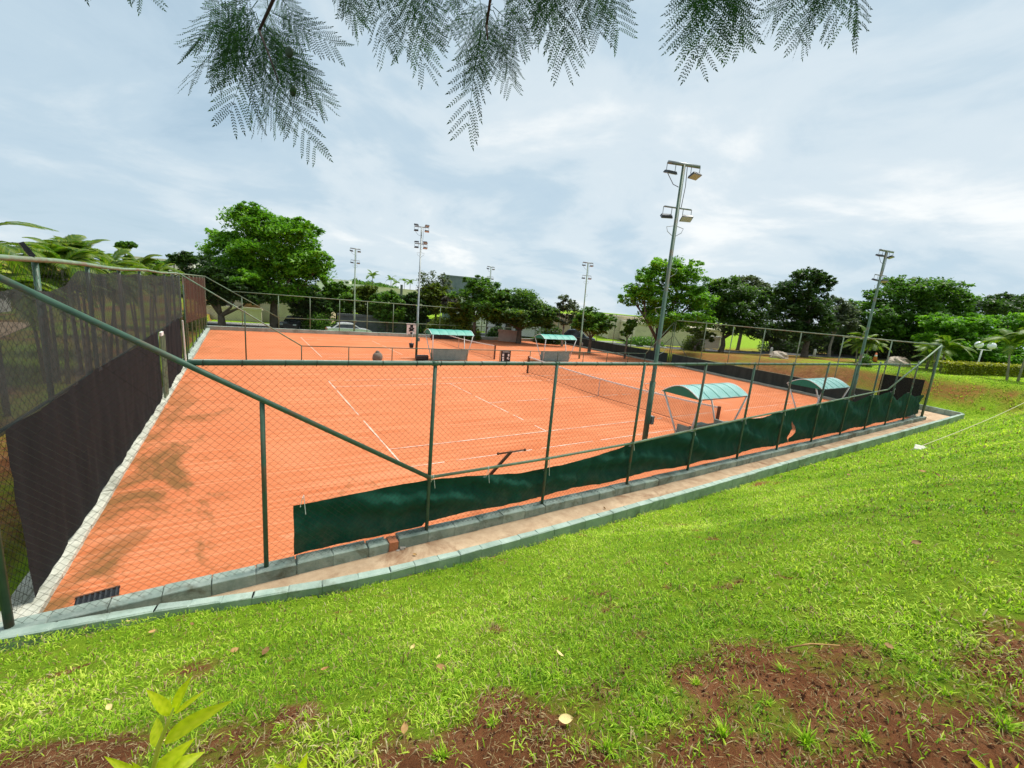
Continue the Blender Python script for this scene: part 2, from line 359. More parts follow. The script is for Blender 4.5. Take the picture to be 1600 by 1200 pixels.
# ------------------------------------------------------------------ terrain
NEAR_Y = -8.65; LEFT_X = -17.6; FAR_Y = 27.6; COURT_B = 1.0
def right_x(y):          # line of the right-hand end fence
    return np.interp(y, [-9, 9, 27], [15.6, 17.6, 17.9])
def prof(t): t = np.clip(t, 0, 1); return .55*t + .45*(3*t*t-2*t**3)
WALL_X = [-18.6, -17.55, -16.2, -15.2, -14.4, -13.5, -12.4, -9, -5, 0, 8.4, 19.4]; WALL_Y = [-8.86, -8.97, -9.18, -9.40, -9.55, -9.64, -9.69, -9.70, -9.68, -9.60, -9.62, -9.55]
def height(x, y):
    x = np.asarray(x, float); y = np.asarray(y, float)
    dn = np.interp(x, WALL_X, WALL_Y)-.055 - y; gb = np.interp(x, [-18, -15, -11, -4, 6], [.26, .17, .10, .02, -.03]); zn = gb + (2.62-gb)*prof(dn/5.3) + np.clip(dn-5.3, 0, 30)*.09
    xr = np.where(y < -6.4, 20.3, right_x(y)+.9); xr = np.interp(y, [-40, -8, -5.5, 27], [20.6, 20.6, 17.3, 18.8])
    top = np.interp(y, [-8, -2, 4, 11, 20, 28, 60], [2.05, 1.85, 1.55, 1.0, .45, .0, -.3])
    dr = x - xr; zr = top*prof(dr/3.6) + np.clip(dr-12, 0, 60)*.004
    dl = -18.3 - x; zl = .55*prof(dl/5)
    df = y - 28.3; zf = -.60*prof(df/2.5)
    z = np.where(df > 0, zf, 0.0)
    z = np.where(dl > 0, np.maximum(zl*np.interp(y, [-9, 26, 32], [1, .7, 0]), z), z)
    z = np.where((dr > 0), np.maximum(zr, z), z); z = np.where(dn > 0, np.maximum(zn, z), z)
    inside = (dn <= 0) & (dr <= 0) & (dl <= 0) & (df <= 0)
    z = np.where(inside, -.10, z)
    far = np.hypot(x, y); z = np.where(far > 150, z - np.clip(far-150, 0, 4000)*.002, z)
    bump = (fbm(x*.9, y*.9, 3)-.5)*.10 + (fbm(x*4, y*4, 9)-.5)*.035
    return np.where(inside | (far > 120), z, z + bump*np.clip(np.maximum.reduce([dn, dr, dl, df])*1.5, 0, 1))
def axis(lo, hi, fine):
    a = []; x = lo
    for end, st in fine:
        while x < end - 1e-6: a.append(x); x += st
    a.append(hi); g = []
    s = 1.0; v = hi
    while v < 3500: s *= 1.35; v += s; g.append(v)
    g2 = []; s = 1.0; v = lo
    while v > -3500: s *= 1.35; v -= s; g2.append(v)
    return np.array(g2[::-1] + a + g)
gx = axis(-30, 40, [(-20, .5), (-9, .12), (2, .25), (25, .4), (40, .8)])
gy = axis(-20, 32, [(-17, .4), (-9.4, .12), (-4, .4), (32, 1.2)])
X, Y = np.meshgrid(gx, gy); Z = height(X, Y)
def lawn_mask(x, y):
    """1 = grass, 0 = bare red soil"""
    d = np.hypot(x-CAM[0], (y-CAM[1]))
    n = fbm(x*1.1, y*1.1, 21, 5); n2 = fbm(x*3.2, y*3.2, 31, 4)
    depth = (x-CAM[0])*AX_F[0] + (y-CAM[1])*AX_F[1]; lat = (x-CAM[0])*AX_R[0] + (y-CAM[1])*AX_R[1]
    edge = np.interp(lat, [-4, -2.7, -2, -.8, 0, 1.2, 1.6, 2.2, 3, 6], [1.84, 1.94, 1.84, 1.74, 1.90, 1.92, 1.98, 1.98, 1.88, 1.6])
    near = 1/(1+np.exp(-(depth - edge + (n-.5)*1.5 + (n2-.5)*1.9)*4.2))
    patch = np.clip((fbm(x*.7, y*.7, 5, 5)-.15)*14, .3, 1)*np.clip((n2-.2)*9, .35, 1)
    return np.clip(near*patch + .06, 0, 1)
def dry_mask(x, y):
    z = height(x, y); bank = np.clip((x-15)/5, 0, 1)*np.clip((z-.35)/.5, 0, 1)*np.clip((1.86-z)/.15, 0, 1)
    return np.clip(bank*np.clip((fbm(x*.5, y*.8, 41)-.27)*4, 0, 1), 0, 1)
me = bpy.data.meshes.new('ground'); ny, nx = X.shape
idx = np.arange(nx*ny).reshape(ny, nx); F = np.stack([idx[:-1, :-1], idx[:-1, 1:], idx[1:, 1:], idx[1:, :-1]], -1).reshape(-1, 4)
me.vertices.add(nx*ny); me.vertices.foreach_set('co', np.stack([X, Y, Z], -1).astype(np.float32).ravel())
me.loops.add(F.size); me.loops.foreach_set('vertex_index', F.astype(np.int32).ravel())
me.polygons.add(len(F)); me.polygons.foreach_set('loop_start', np.arange(0, F.size, 4, dtype=np.int32)); me.polygons.foreach_set('loop_total', np.full(len(F), 4, dtype=np.int32))
me.polygons.foreach_set('use_smooth', np.ones(len(F), bool))
lw = lawn_mask(X, Y); lw = np.where(Y > -8.7, 0.85, lw)
# bare earth behind the right-hand fence
soilr = np.clip((fbm(X*.3, Y*.3, 77)-.25)*5, 0, 1)*((X > 16) & (X < 26) & (Y > -4) & (Y < 24)); lw = lw*(1-.65*np.clip(soilr*np.interp(X, [19, 22.5], [1, 0]), 0, 1))
lw = np.where((X < -18) & (Y > -8.7), np.clip(lw*fbm(X*.6, Y*.6, 15)*1.3, 0, 1), lw)
a = me.attributes.new('lawn', 'FLOAT', 'POINT'); a.data.foreach_set('value', lw.astype(np.float32).ravel())
a = me.attributes.new('dry', 'FLOAT', 'POINT'); a.data.foreach_set('value', dry_mask(X, Y).astype(np.float32).ravel())
me.materials.append(M['ground']); me.update(calc_edges=True)
tag(link(bpy.data.objects.new('ground', me)), kind='structure')

def sheet(name, pts, z, mat):
    b_ = MB(); n = len(pts); b_.add([(x, y, z) for x, y in pts], [tuple(range(n))]); return tag(b_.build(name, mat), kind='structure')
def div_y(x): return np.interp(x, [-17.6, 17.6], [10.7, 9.1])       # the fence between the two courts
sheet('clay_court', [(-17.5, NEAR_Y+.12), (15.6, NEAR_Y+.12), (17.45, 9.0), (-17.5, 10.6)], 0, 'clay')
sheet('clay_court', [(-17.5, 10.9), (17.5, 9.25), (17.75, FAR_Y-1.75), (-17.5, FAR_Y)], 0, 'clay')
sheet('path', [(-17.9, -8.72), (-17.7, -8.95), (-16, -9.15), (-14, -9.5), (-12, -9.62), (20, -9.62), (20.6, -6.6), (16.6, -6.6), (16.4, -8.72)], -.02, 'path_earth')

# painted court lines
def court_lines(cx, cy, group):
    hl, hw, sw = 11.885, 5.485, 4.115; b_ = MB(); wd = .05
    segs = [(-hl, -hw, hl, -hw), (-hl, hw, hl, hw), (-hl, -sw, hl, -sw), (-hl, sw, hl, sw), (-hl, -hw, -hl, hw), (hl, -hw, hl, hw),
            (-6.4, -sw, -6.4, sw), (6.4, -sw, 6.4, sw), (-6.4, 0, 6.4, 0)]
    for i, (x0, y0, x1, y1) in enumerate(segs):
        L_ = math.hypot(x1-x0, y1-y0); n = max(2, int(L_/.35)); dx, dy = (x1-x0)/L_, (y1-y0)/L_
        m_ = MB(); z = .005 + .0015*(i % 3)
        for k in range(n):
            s0, s1 = k*L_/n, (k+1)*L_/n
            if random.random() < .07: continue
            w0 = wd*random.uniform(.55, 1.0)/2
            m_.add([(cx+x0+dx*s-dy*w0*q, cy+y0+dy*s+dx*w0*q, z) for s, q in ((s0, 1), (s1, 1), (s1, -1), (s0, -1))], [(0, 1, 2, 3)])
        tag(m_.build('court_line', 'line_white'), kind='structure')
court_lines(0, 0, 'near'); court_lines(.8, 18.2, 'far')

# ------------------------------------------------------------------ kerbs and low walls
def block_row(root, pts, width, hgt, z0, blk, mat, name='block', jit=.006, seed=1, skip=()):
    """blocks of slightly uneven set laid along a polyline; alike blocks share mesh data"""
    rr = random.Random(seed); protos = []
    for k in range(4):
        l = blk - .005 - .006*k/3
        m_ = MB().cbox((0, 0, hgt/2), (l, width, hgt), .008+.003*k)
        m_.v = [(x+rr.uniform(-.004, .004), y+rr.uniform(-.004, .004), z+rr.uniform(-.003, .003)) for x, y, z in m_.v]
        protos.append(m_.data(name, mat))
    pts = [np.array(p, float) for p in pts]; out = []; i = 0
    for a_, b_ in zip(pts[:-1], pts[1:]):
        L_ = np.linalg.norm(b_-a_); n = max(1, round(L_/blk)); ang = math.atan2(b_[1]-a_[1], b_[0]-a_[0])
        for k in range(n):
            i += 1
            if i in skip: continue
            p_ = a_ + (b_-a_)*(k+.5)/n
            o_ = bpy.data.objects.new(name, protos[rr.randrange(4)]); link(o_, root)
            o_.location = Vector((p_[0]+rr.uniform(-jit, jit), p_[1]+rr.uniform(-jit, jit), z0+rr.uniform(-jit, jit)*1.2)) - root.location
            o_.rotation_euler = (rr.uniform(-.012, .012), rr.uniform(-.006, .006), ang+rr.uniform(-.012, .012)); o_.scale = (L_/n/blk, 1, 1)
            out.append(o_)
    return out
def mortar(root, pts, width, hgt, z0, mat):
    m_ = MB()
    for a_, b_ in zip(pts[:-1], pts[1:]):
        L_ = math.hypot(b_[0]-a_[0], b_[1]-a_[1]); ang = math.atan2(b_[1]-a_[1], b_[0]-a_[0])
        m_.box(((a_[0]+b_[0])/2, (a_[1]+b_[1])/2, z0+hgt/2), (L_+.02, width, hgt), Matrix.Rotation(ang, 3, 'Z'))
    return m_.build('mortar_core', mat, root)
kerb = thing('kerb', 'pale green block kerb under the near chain link fence', 'kerb', (-17.6, NEAR_Y, 0))
kp = [(-17.75, -8.66), (-13.6, -8.66), (16.0, -8.68)]
block_row(kerb, kp, .24, .30, -.14, .52, 'pale_green_concrete', seed=3, skip=(9,)); mortar(kerb, kp, .19, .255, -.14, 'grey_green_concrete')
bb = MB(); bb.box((-13.17, -8.67, .04), (.15, .22, .19), Matrix.Rotation(.06, 3, 'Y')); bb.build('brick', 'brick_clay', kerb)
bb = MB(); bb.cbox((-13.43, -8.67, .01), (.30, .24, .29), .012, Matrix.Rotation(.02, 3, 'Z')); bb.build('block', 'pale_green_concrete', kerb)
bb = MB(); bb.ball((-13.02, -8.78, -.01), .05, 8, 5, (1.2, .8, .7), .2); bb.ball((-13.1, -8.80, -.02), .03, 8, 5, (1.2, .8, .7), .2); bb.build('rubble', 'rubble', kerb)
wall = thing('retaining_wall', 'low mint green retaining wall between path and grass bank', 'wall', (-17.6, -8.95, 0))
wp = list(zip(WALL_X, WALL_Y))
block_row(wall, wp, .14, .50, -.22, .40, 'pale_green_wall', seed=5, jit=.003); mortar(wall, wp, .12, .49, -.22, 'pale_green_wall')
block_row(wall, [(19.5, -9.5), (20.25, -6.9)], .15, .52, -.22, .40, 'pale_green_wall', seed=6)
kl = thing('kerb', 'whitish stone kerb strip along the black shade net fence', 'kerb', (-17.6, -8.5, 0))
for row, (x0, bl) in enumerate(((-17.69, .40), (-17.50, .46))):
    block_row(kl, [(x0, -8.5), (x0+.02, 10.5)], .19, .14, -.06, bl, 'whitish_stone', name='stone', jit=.004, seed=20+row)
mortar(kl, [(-17.60, -8.5), (-17.58, 10.5)], .38, .10, -.06, 'grey_green_concrete')
def plain_kerb(label, pts, width, hgt, z0, blk=1.0, mat='grey_green_concrete', seed=9):
    r_ = thing('kerb', label, 'kerb', (pts[0][0], pts[0][1], 0)); block_row(r_, pts, width, hgt, z0, blk, mat, seed=seed); mortar(r_, pts, width-.03, hgt-.02, z0, mat); return r_
plain_kerb('grey kerb of the fence dividing the two clay courts', [(-17.3, 10.66), (17.3, 9.1)], .22, .28, -.1)
plain_kerb('grey kerb at the left end of the far clay court', [(-17.55, 10.9), (-17.55, FAR_Y)], .35, .26, -.1, seed=11)
plain_kerb('pale kerb along the far side of the far court', [(-17.7, FAR_Y+.1), (17.9, FAR_Y-1.6)], .3, .42, -.1, seed=12)
plain_kerb('pale kerb below the dark strip at the right end', [(15.72, -8.4), (17.6, 9.0), (17.9, FAR_Y-1.8)], .25, .24, -.1, seed=13)

# ------------------------------------------------------------------ chain link fences
def inside_spans(poly, p0, d, tmax):
    ts = []
    n = len(poly)
    for i in range(n):
        (x0, y0), (x1, y1) = poly[i], poly[(i+1) % n]
        ex, ey = x1-x0, y1-y0; den = d[0]*ey - d[1]*ex
        if abs(den) < 1e-9: continue
        t_ = ((x0-p0[0])*ey - (y0-p0[1])*ex)/den; s_ = ((x0-p0[0])*d[1] - (y0-p0[1])*d[0])/den
        if 0 <= s_ < 1: ts.append(t_)
    ts.sort(); return [(ts[i], ts[i+1]) for i in range(0, len(ts)-1, 2)]
def chain_link(root, A, B, poly, pitch=.10, r=.0024, mat='wire'):
    """A,B ground ends (x,y); poly in (distance along, z)"""
    A = np.array(A); B = np.array(B); L_ = np.linalg.norm(B-A); D = (B-A)/L_; nrm = np.array([-D[1], D[0]])
    zs = [q[1] for q in poly]; us = [q[0] for q in poly]; z0, z1 = min(zs), max(zs); u0, u1 = min(us), max(us); m_ = MB()
    for sgn in (1, -1):
        c = math.floor((u0-(z1-z0)-1)/pitch)*pitch
        while c < u1+(z1-z0)+1:
            p0 = (c+.0013, z0); d = (sgn*.7071, .7071)
            for a_, b_ in inside_spans(poly, p0, d, 100):
                if b_-a_ < .02: continue
                q = []
                for s_ in (a_, b_):
                    u, z = p0[0]+d[0]*s_, p0[1]+d[1]*s_; P_ = A + D*u + nrm*(.004*sgn); q.append((P_[0], P_[1], z))
                m_.tube(q, r, 3, cap=False)
            c += pitch
    o_ = m_.build('chain_link_mesh', mat, root); o_['kind'] = 'stuff'; return o_
def post(root, x, y, z0, z1, r=.03, lean=(0, 0), mat='green_paint'):
    return MB().tube([(x, y, z0), (x+lean[0], y+lean[1], z1)], r, 10).build('post', mat, root, True)
def rail(root, name, pts, r=.027, mat='green_paint'):
    return MB().tube(pts, r, 10).build(name, mat, root, True)
# near fence
fn = thing('chain_link_fence', 'green chain link fence nearest the camera with sloping end pipes', 'fence', (-17.6, NEAR_Y, .15))
low_z = lambda x: float(np.interp(x, [-12.55, -9.9, -7.5, -5, 0, 9.2], [1.17, 1.17, 1.22, 1.34, 1.54, 1.90]))
yl = NEAR_Y
for x in [-17.55, -15.02, -12.55, -9.98, -7.4, -4.98, -2.52, -.1, 2.5, 5.05, 7.6, 10.1, 12.6, 15.55]:
    zt = 4.1 if x < -17 or x > 15 else (3.16 if x > -14.9 else 2.66); zt = min(zt, 3.16) if abs(x) < 15 else zt
    if 12 < x < 13: zt = 3.2
    post(fn, x, yl-.02+random.uniform(-.01, .01), .10, zt, .032 if x > -17 else .042, (random.uniform(-.015, .015), random.uniform(-.02, .02)))
rail(fn, 'brace', [(-17.55, yl-.05, 4.25), (-12.55, yl-.05, 1.17)], .036)
rail(fn, 'low_rail', [(x, yl-.03, low_z(x)+random.uniform(-.008, .008)) for x in (-12.55, -9.98, -7.4, -4.98, -2.52, -.1, 2.5, 5.05, 7.6, 9.2)], .028, 'green_paint_worn')
rail(fn, 'brace', [(9.2, yl-.05, 1.90), (15.55, yl-.05, 4.02)], .034, 'green_paint_worn')
rail(fn, 'top_rail', [(x, yl-.02, 3.19-.006*(x+15.8)+random.uniform(-.006, .006)) for x in np.linspace(-15.8, 13.0, 13)], .034)
rail(fn, 'corner_rail', [(-17.55, yl+.03, 4.15), (-17.55, yl-.3, 4.16)], .03)
chain_link(fn, (-17.6, yl-.03), (15.6, yl-.03), [(0.05, .12), (33.15, .12), (33.15, 3.98), (30.5, 3.05), (1.8, 3.19), (0.05, 4.15)], pitch=.102, r=.0017)
for x in (-12.55, -9.98, -7.4, -4.98, -2.52, -.1, 2.5, 5.05, 7.6):
    MB().tube([(x-.045, yl-.03, low_z(x)), (x+.045, yl-.03, low_z(x))], .037, 10).build('coupling', 'green_paint_worn', fn, True)
    MB().tube([(x-.05, yl-.02, 3.19-.006*(x+15.8)), (x+.05, yl-.02, 3.19-.006*(x+15.8))], .042, 10).build('coupling', 'green_paint', fn, True)
m_ = MB(); rr = random.Random(4)
for k in range(64):
    x = -15.6+k*.44+rr.uniform(-.1, .1); z = 3.19-.006*(x+15.8); m_.tube([(x, yl-.02, z-.05), (x+.01, yl-.062, z-.01), (x+.012, yl-.055, z+.03), (x+.015, yl-.02, z+.04), (x+.02, yl+.018, z+.02), (x+.012, yl+.01, z-.05)], .004, 4)
m_.build('tie_wires', 'wire', fn)['kind'] = 'stuff'
# left end fence
fl = thing('chain_link_fence', 'tall end fence on the left carrying the black shade nets', 'fence', (LEFT_X, -8.65, .1))
for y in [-6.35, -3.9, -1.4, 1.1, 2.75, 3.35, 5.9, 8.3, 10.65, 13.1, 15.6, 18.1, 20.6, 23.1, 25.5, 27.5]:
    pst = post(fl, LEFT_X-.03, y, .05, 4.24 if y not in (2.75, 3.35) else 2.35, .035, mat='green_paint' if y < 9 else 'green_paint_worn')
rail(fl, 'top_rail', [(LEFT_X, y, 4.27+.04*math.sin(y*.9)*.5) for y in np.linspace(-8.65, 10.7, 14)], .036, 'green_paint_worn')
rail(fl, 'top_rail', [(LEFT_X, y, 4.28) for y in np.linspace(10.7, 27.5, 6)], .033, 'green_paint_worn')
rail(fl, 'low_rail', [(LEFT_X, y, 2.3) for y in np.linspace(-8.6, 10.7, 6)], .02)
chain_link(fl, (LEFT_X-.01, -8.6), (LEFT_X-.01, 10.7), [(0, .1), (19.3, .1), (19.3, 4.2), (0, 4.2)], pitch=.15, r=.0022)
chain_link(fl, (LEFT_X-.01, 10.7), (LEFT_X-.01, 27.5), [(0, .1), (16.8, .1), (16.8, 4.2), (0, 4.2)], pitch=.2, r=.0022)
# dividing fence
fd = thing('chain_link_fence', 'low fence between the two clay courts', 'fence', (-17.6, 10.7, .15))
for x in [-17.5, -15.05, -12.46, -10, -7.5, -5, -2.5, 0, 2.5, 5, 7.5, 10, 12.4, 14.4, 17.5]:
    zt = .97 if -12.5 < x < 15 else (2.72 if x == -15.05 else 4.2)
    post(fd, x, float(div_y(x)), .1, zt, .027 if zt < 2 else .032, mat='green_paint')
rail(fd, 'brace', [(-17.6, 10.7, 4.28), (-12.46, float(div_y(-12.46)), .98)], .033, 'green_paint_worn')
rail(fd, 'brace', [(14.4, float(div_y(14.4)), .95), (17.6, 9.1, 4.0)], .03, 'green_paint_worn')
rail(fd, 'low_rail', [(x, float(div_y(x)), .97) for x in np.linspace(-12.46, 14.4, 9)], .026)
LD = math.hypot(35.2, 1.6)
chain_link(fd, (-17.6, 10.7), (17.6, 9.1), [(0.1, .15), (LD-.1, .15), (LD, 4), (32.0, .96), (5.15, .97), (0.1, 4.2)], pitch=.14, r=.002)
# far fence
ff = thing('chain_link_fence', 'far side fence in front of the street trees', 'fence', (-17.6, FAR_Y, .2))
fy = lambda x: float(np.interp(x, [-17.6, 17.9], [FAR_Y+.1, FAR_Y-1.6]))
for x in [-17.6, -15.1, -12.4, -9.9, -7.4, -4.9, -2.4, 0, 2.5, 5, 7.4, 9.9, 12.4, 14.6, 17.9]:
    post(ff, x, fy(x), .2, 4.2 if abs(x) > 17 else (2.9 if x < -15 else 3.2), .035, mat='green_paint_worn')
rail(ff, 'brace', [(-17.6, fy(-17.6), 4.3), (-12.4, fy(-12.4), 1.27)], .035, 'green_paint_worn')
rail(ff, 'brace', [(14.6, fy(14.6), 1.5), (17.9, fy(17.9), 4.0)], .035, 'green_paint_worn')
rail(ff, 'low_rail', [(x, fy(x), 1.27+.008*(x+12.4)) for x in np.linspace(-12.4, 14.6, 6)], .035, 'green_paint_worn')
rail(ff, 'top_rail', [(x, fy(x), 3.25) for x in np.linspace(-15.7, 17.2, 7)], .035, 'green_paint_worn')
LF = math.hypot(35.5, 1.7)
chain_link(ff, (-17.6, FAR_Y+.1), (17.9, FAR_Y-1.6), [(0, .2), (LF, .2), (LF, 4), (LF-.8, 3.2), (2, 3.2), (0, 4.2)], pitch=.22, r=.0022)
# right end fence, with its gate side by the corner
fr = thing('chain_link_fence', 'tall end fence on the right before the earth bank', 'fence', (15.6, -8.7, .1))
for y in [-8.7, -6.6, -4.2, -1.7, .8, 3.3, 5.8, 9.0, 11.4, 13.9, 16.4, 18.9, 21.4, 25.9]:
    post(fr, float(right_x(y)), y, .05, 4.03, .033, mat='green_paint_worn')
rail(fr, 'top_rail', [(float(right_x(y)), y, 4.03) for y in np.linspace(-8.7, 25.9, 12)], .034, 'green_paint_worn')
rail(fr, 'low_rail', [(float(right_x(y)), y, 1.02) for y in np.linspace(-6.6, 25.9, 8)], .018, 'green_paint_worn')
rail(fr, 'brace', [(float(right_x(8.9)), 8.9, 2.6), (float(right_x(6.4)), 6.4, .2)], .022, 'dark_metal')
rail(fr, 'brace', [(float(right_x(9.1)), 9.1, 2.6), (float(right_x(11.4)), 11.4, .2)], .022, 'dark_metal')
for A_, B_ in (((15.62, -8.7), (17.6, 9.0)), ((17.6, 9.0), (17.88, 25.9))):
    l_ = math.hypot(B_[0]-A_[0], B_[1]-A_[1]); chain_link(fr, A_, B_, [(0, .1), (l_, .1), (l_, 4), (0, 4)], pitch=.16, r=.0022)

# ------------------------------------------------------------------ shade nets and windscreens
def cloth(name, label, cat, P, nu, nv, mat, amp=.02, seed=0, group=None, folds=False):
    """P(u,v) -> point; wrinkles along the side vector"""
    u = np.linspace(0, 1, nu); v = np.linspace(0, 1, nv); vs = []; fs = []
    for j in range(nv):
        for i in range(nu):
            x, y, z, sx, sy = P(u[i], v[j])
            k = (fbm(np.array(i*.33), np.array(j*.16), seed)-.5)*2*amp + (fbm(np.array(i*.9+j*.5), np.array(j*.35), seed+5)-.5)*amp*.8
            if folds: k += amp*.9*math.sin(i*.16+j*.55+3*float(vnoise(np.array(i*.05), np.array(0.), seed)))*float(vnoise(np.array(i*.035), np.array(j*.05), seed+9))
            if folds: k *= .25+.75*math.sin(math.pi*min(1, max(0, v[j])))**.7
            vs.append((x+sx*k, y+sy*k, z))
    for j in range(nv-1):
        for i in range(nu-1): fs.append((j*nu+i, j*nu+i+1, (j+1)*nu+i+1, (j+1)*nu+i))
    m_ = MB(); m_.add(vs, fs); o_ = m_.build(name, mat, None, True); return tag(o_, label, cat, group)
XS = LEFT_X+.07
def upper(u, v):
    y = -8.45 + u*18.35; top = 4.22 + float(np.interp(y, [-8.5, -7.4, -6.3, -5.6, -5.0, 10], [-.30, -.30, -.33, -.24, -.05, -.03])) - .05*abs(math.sin(y*1.3))
    bot = 2.30 + .03*math.sin(y*.9); return XS, y, bot+(top-bot)*v, 1, 0
cloth('shade_net', 'thin black shade net hung along the upper left fence', 'net', upper, 120, 14, 'shade_net_thin', .035, 3)
def lower(y0, y1, sl):
    def P_(u, v):
        y = y0 + (y1-y0)*u; y += sl*(v)*(1-u); bot = .10 + .012*abs(math.sin(y*1.7)) + .035*(vnoise(np.array(y*1.3), np.array(0.), 4)); top = 2.36+.03*math.sin(y*1.1)
        return XS+.015, y, float(bot+(top-bot)*v), 1, 0
    return P_
cloth('shade_net', 'dense black shade net on the lower left fence before the gate', 'net', lower(-8.15, 2.6, -.1), 90, 16, 'shade_net_dense', .035, 8)
cloth('shade_net', 'short dense black shade net just past the gate in the left fence', 'net', lower(3.55, 8.9, 0), 50, 14, 'shade_net_dense', .05, 9)
cloth('shade_net', 'rusty brown shade net on the left fence of the far court', 'net',
      lambda u, v: (LEFT_X+.06, 11.6+u*15.4, (1.9-.75*u)+(4.2-(1.9-.75*u))*v-.04*abs(math.sin(u*40)), 1, 0), 60, 8, 'brown_net', .06, 12)
# green windscreens on the near fence
def screen_top(x): 
    base = low_z(x)-.05
    return base - float(np.interp(x, [-14.7, -12.5, -11.8, -10.6, -9.2, -7.7, -7.3, -2.8, -2.3, -1.2, -.2, .9, 2.5, 5, 6.3, 7.6, 8.9, 10.1, 11.4, 12.6, 14, 15.5],
                                  [.12, .06, .10, .24, .22, .10, .02, .02, .02, .10, .02, .02, .02, .03, .30, .08, .22, .10, .62, .25, .55, .5]))
def screen(x0, x1):
    def P_(u, v):
        x = x0+(x1-x0)*u; bot = .185+.05*abs(math.sin(x*1.15))*(0 if x < -12.6 else 1)+.07*float(vnoise(np.array(x*.8), np.array(.3), 2))*(.2 if x < -12.6 else 1); top = screen_top(x)
        return x, NEAR_Y+.10, bot+(top-bot)*v, 0, 1
    return P_
cloth('windscreen', 'long dark green windscreen cloth tied along the near fence', 'windscreen', screen(-14.65, .99), 230, 18, 'green_screen', .11, 31, folds=True)
cloth('windscreen', 'crumpled dark green windscreen cloth at the right part of near fence', 'windscreen', screen(1.06, 15.4), 200, 16, 'green_screen', .13, 37, folds=True)
for y0, y1, lb in ((-6.4, 8.8, 'dark strip of screen low on the right end of near court'), (9.3, 25.7, 'dark strip of screen low on the right end of far court')):
    cloth('windscreen', lb, 'windscreen', lambda u, v, y0=y0, y1=y1: (float(right_x(y0+(y1-y0)*u))-.06, y0+(y1-y0)*u, .14+.86*v, 1, 0), 70, 6, 'strip_screen', .02, 41)
cloth('windscreen', 'black screen panel standing at the right corner of near court', 'windscreen', lambda u, v: (float(right_x(-8.4+u*1.9))+.07, -8.4+u*1.9, .15+1.95*v, 1, 0), 16, 10, 'shade_net_dense', .03, 44)

for i, x in enumerate((-14.55, -12.5, -11.4, -9.95, -7.4, -5.0, -2.5, -.1, 2.5, 5.0, 7.6, 10.1, 12.6)):
    z = screen_top(x)
    tag(MB().tube([(x, NEAR_Y+.08, z-.03), (x-.02, NEAR_Y-.03, z+.02), (x+.01, NEAR_Y-.07, low_z(x)+.01), (x+.03, NEAR_Y-.02, low_z(x)+.03), (x+.05, NEAR_Y-.06, z-.10)], .005, 5).build('tie_cord', 'white_paint'), 'white cord tying the windscreen '+('to its free left corner', 'at the foot of the sloping pipe', 'above the court brush', 'at the sagging stretch', 'at the post right of the sag', 'left of the tall light pole', 'below the first near bench', 'right of the first near bench', 'below the second near bench', 'right of the second near bench', 'by the right light pole', 'at the start of the right brace', 'near the black corner screen')[i], 'cord', 'windscreen tie cords')
# gate in the left fence
g = thing('gate', 'narrow pale green metal gate frame in the left shade net fence', 'gate', (LEFT_X+.1, 2.9, .1))
for y in (2.75, 3.08): MB().box((LEFT_X+.14, y, 1.16), (.06, .06, 2.1)).build('gate_post', 'green_paint_worn', g)
MB().box((LEFT_X+.14, 2.9, 2.27), (.06, .45, .12)).build('gate_header', 'white_paint', g)
MB().box((LEFT_X+.15, 3.35, 1.16), (.05, .05, 2.1)).build('gate_leaf', 'green_paint_worn', g)
MB().tube([(LEFT_X+.13, 9.6, .1), (LEFT_X+.13, 9.25, 2.2)], .03, 8).build('leaning_pipe', 'white_paint', None)
tag(bpy.data.objects['leaning_pipe'], 'white pipe leaning on the left fence where the black net ends', 'pipe')

# ------------------------------------------------------------------ nets
def tennis_net(x, y0, y1, label):
    r_ = thing('tennis_net', label, 'net', (x, (y0+y1)/2, 0)); n = 40; vs = []; fs = []
    top = lambda u: .914+.156*(2*u-1)**2
    for k in range(2):
        y = (y0, y1)[k]; MB().box((x, y, .54), (.09, .09, 1.10)).build('net_post', 'rust', r_)
    for i in range(n+1):
        u = i/n; y = y0+.06+(y1-y0-.12)*u; bz = .05+.03*math.sin(u*9)
        vs += [(x, y, bz), (x+.01*math.sin(u*20), y, top(u)-.05)]
    for i in range(n): fs.append((2*i, 2*i+2, 2*i+3, 2*i+1))
    m_ = MB(); m_.add(vs, fs); m_.build('mesh', 'net_mesh', r_, True)
    m_ = MB()
    for i in range(n):
        ya, yb = y0+.06+(y1-y0-.12)*i/n, y0+.06+(y1-y0-.12)*(i+1)/n; ta, tb = top(i/n), top((i+1)/n)
        m_.add([(x+s*.012, yy, zz) for yy, zz in ((ya, ta), (yb, tb)) for s in (-1, 1)] + [(x+s*.012, yy, zz-.062) for yy, zz in ((ya, ta), (yb, tb)) for s in (-1, 1)],
               [(0, 1, 3, 2), (0, 2, 6, 4), (1, 5, 7, 3), (4, 6, 7, 5)])
    m_.build('headband', 'white_paint', r_)
    MB().tube([(x, y0+.06+(y1-y0-.12)*u, .05+.03*math.sin(u*9)) for u in np.linspace(0, 1, 24)], .012, 5).build('foot_cord', 'black_plastic', r_)
    MB().box((x, (y0+y1)/2, .46), (.03, .05, .90)).build('centre_strap', 'line_white', r_)
    return r_
tennis_net(0, -6.4, 6.4, 'tennis net with white band across the near clay court')
tennis_net(.8, 12.0, 24.6, 'tennis net with white band across the far clay court')

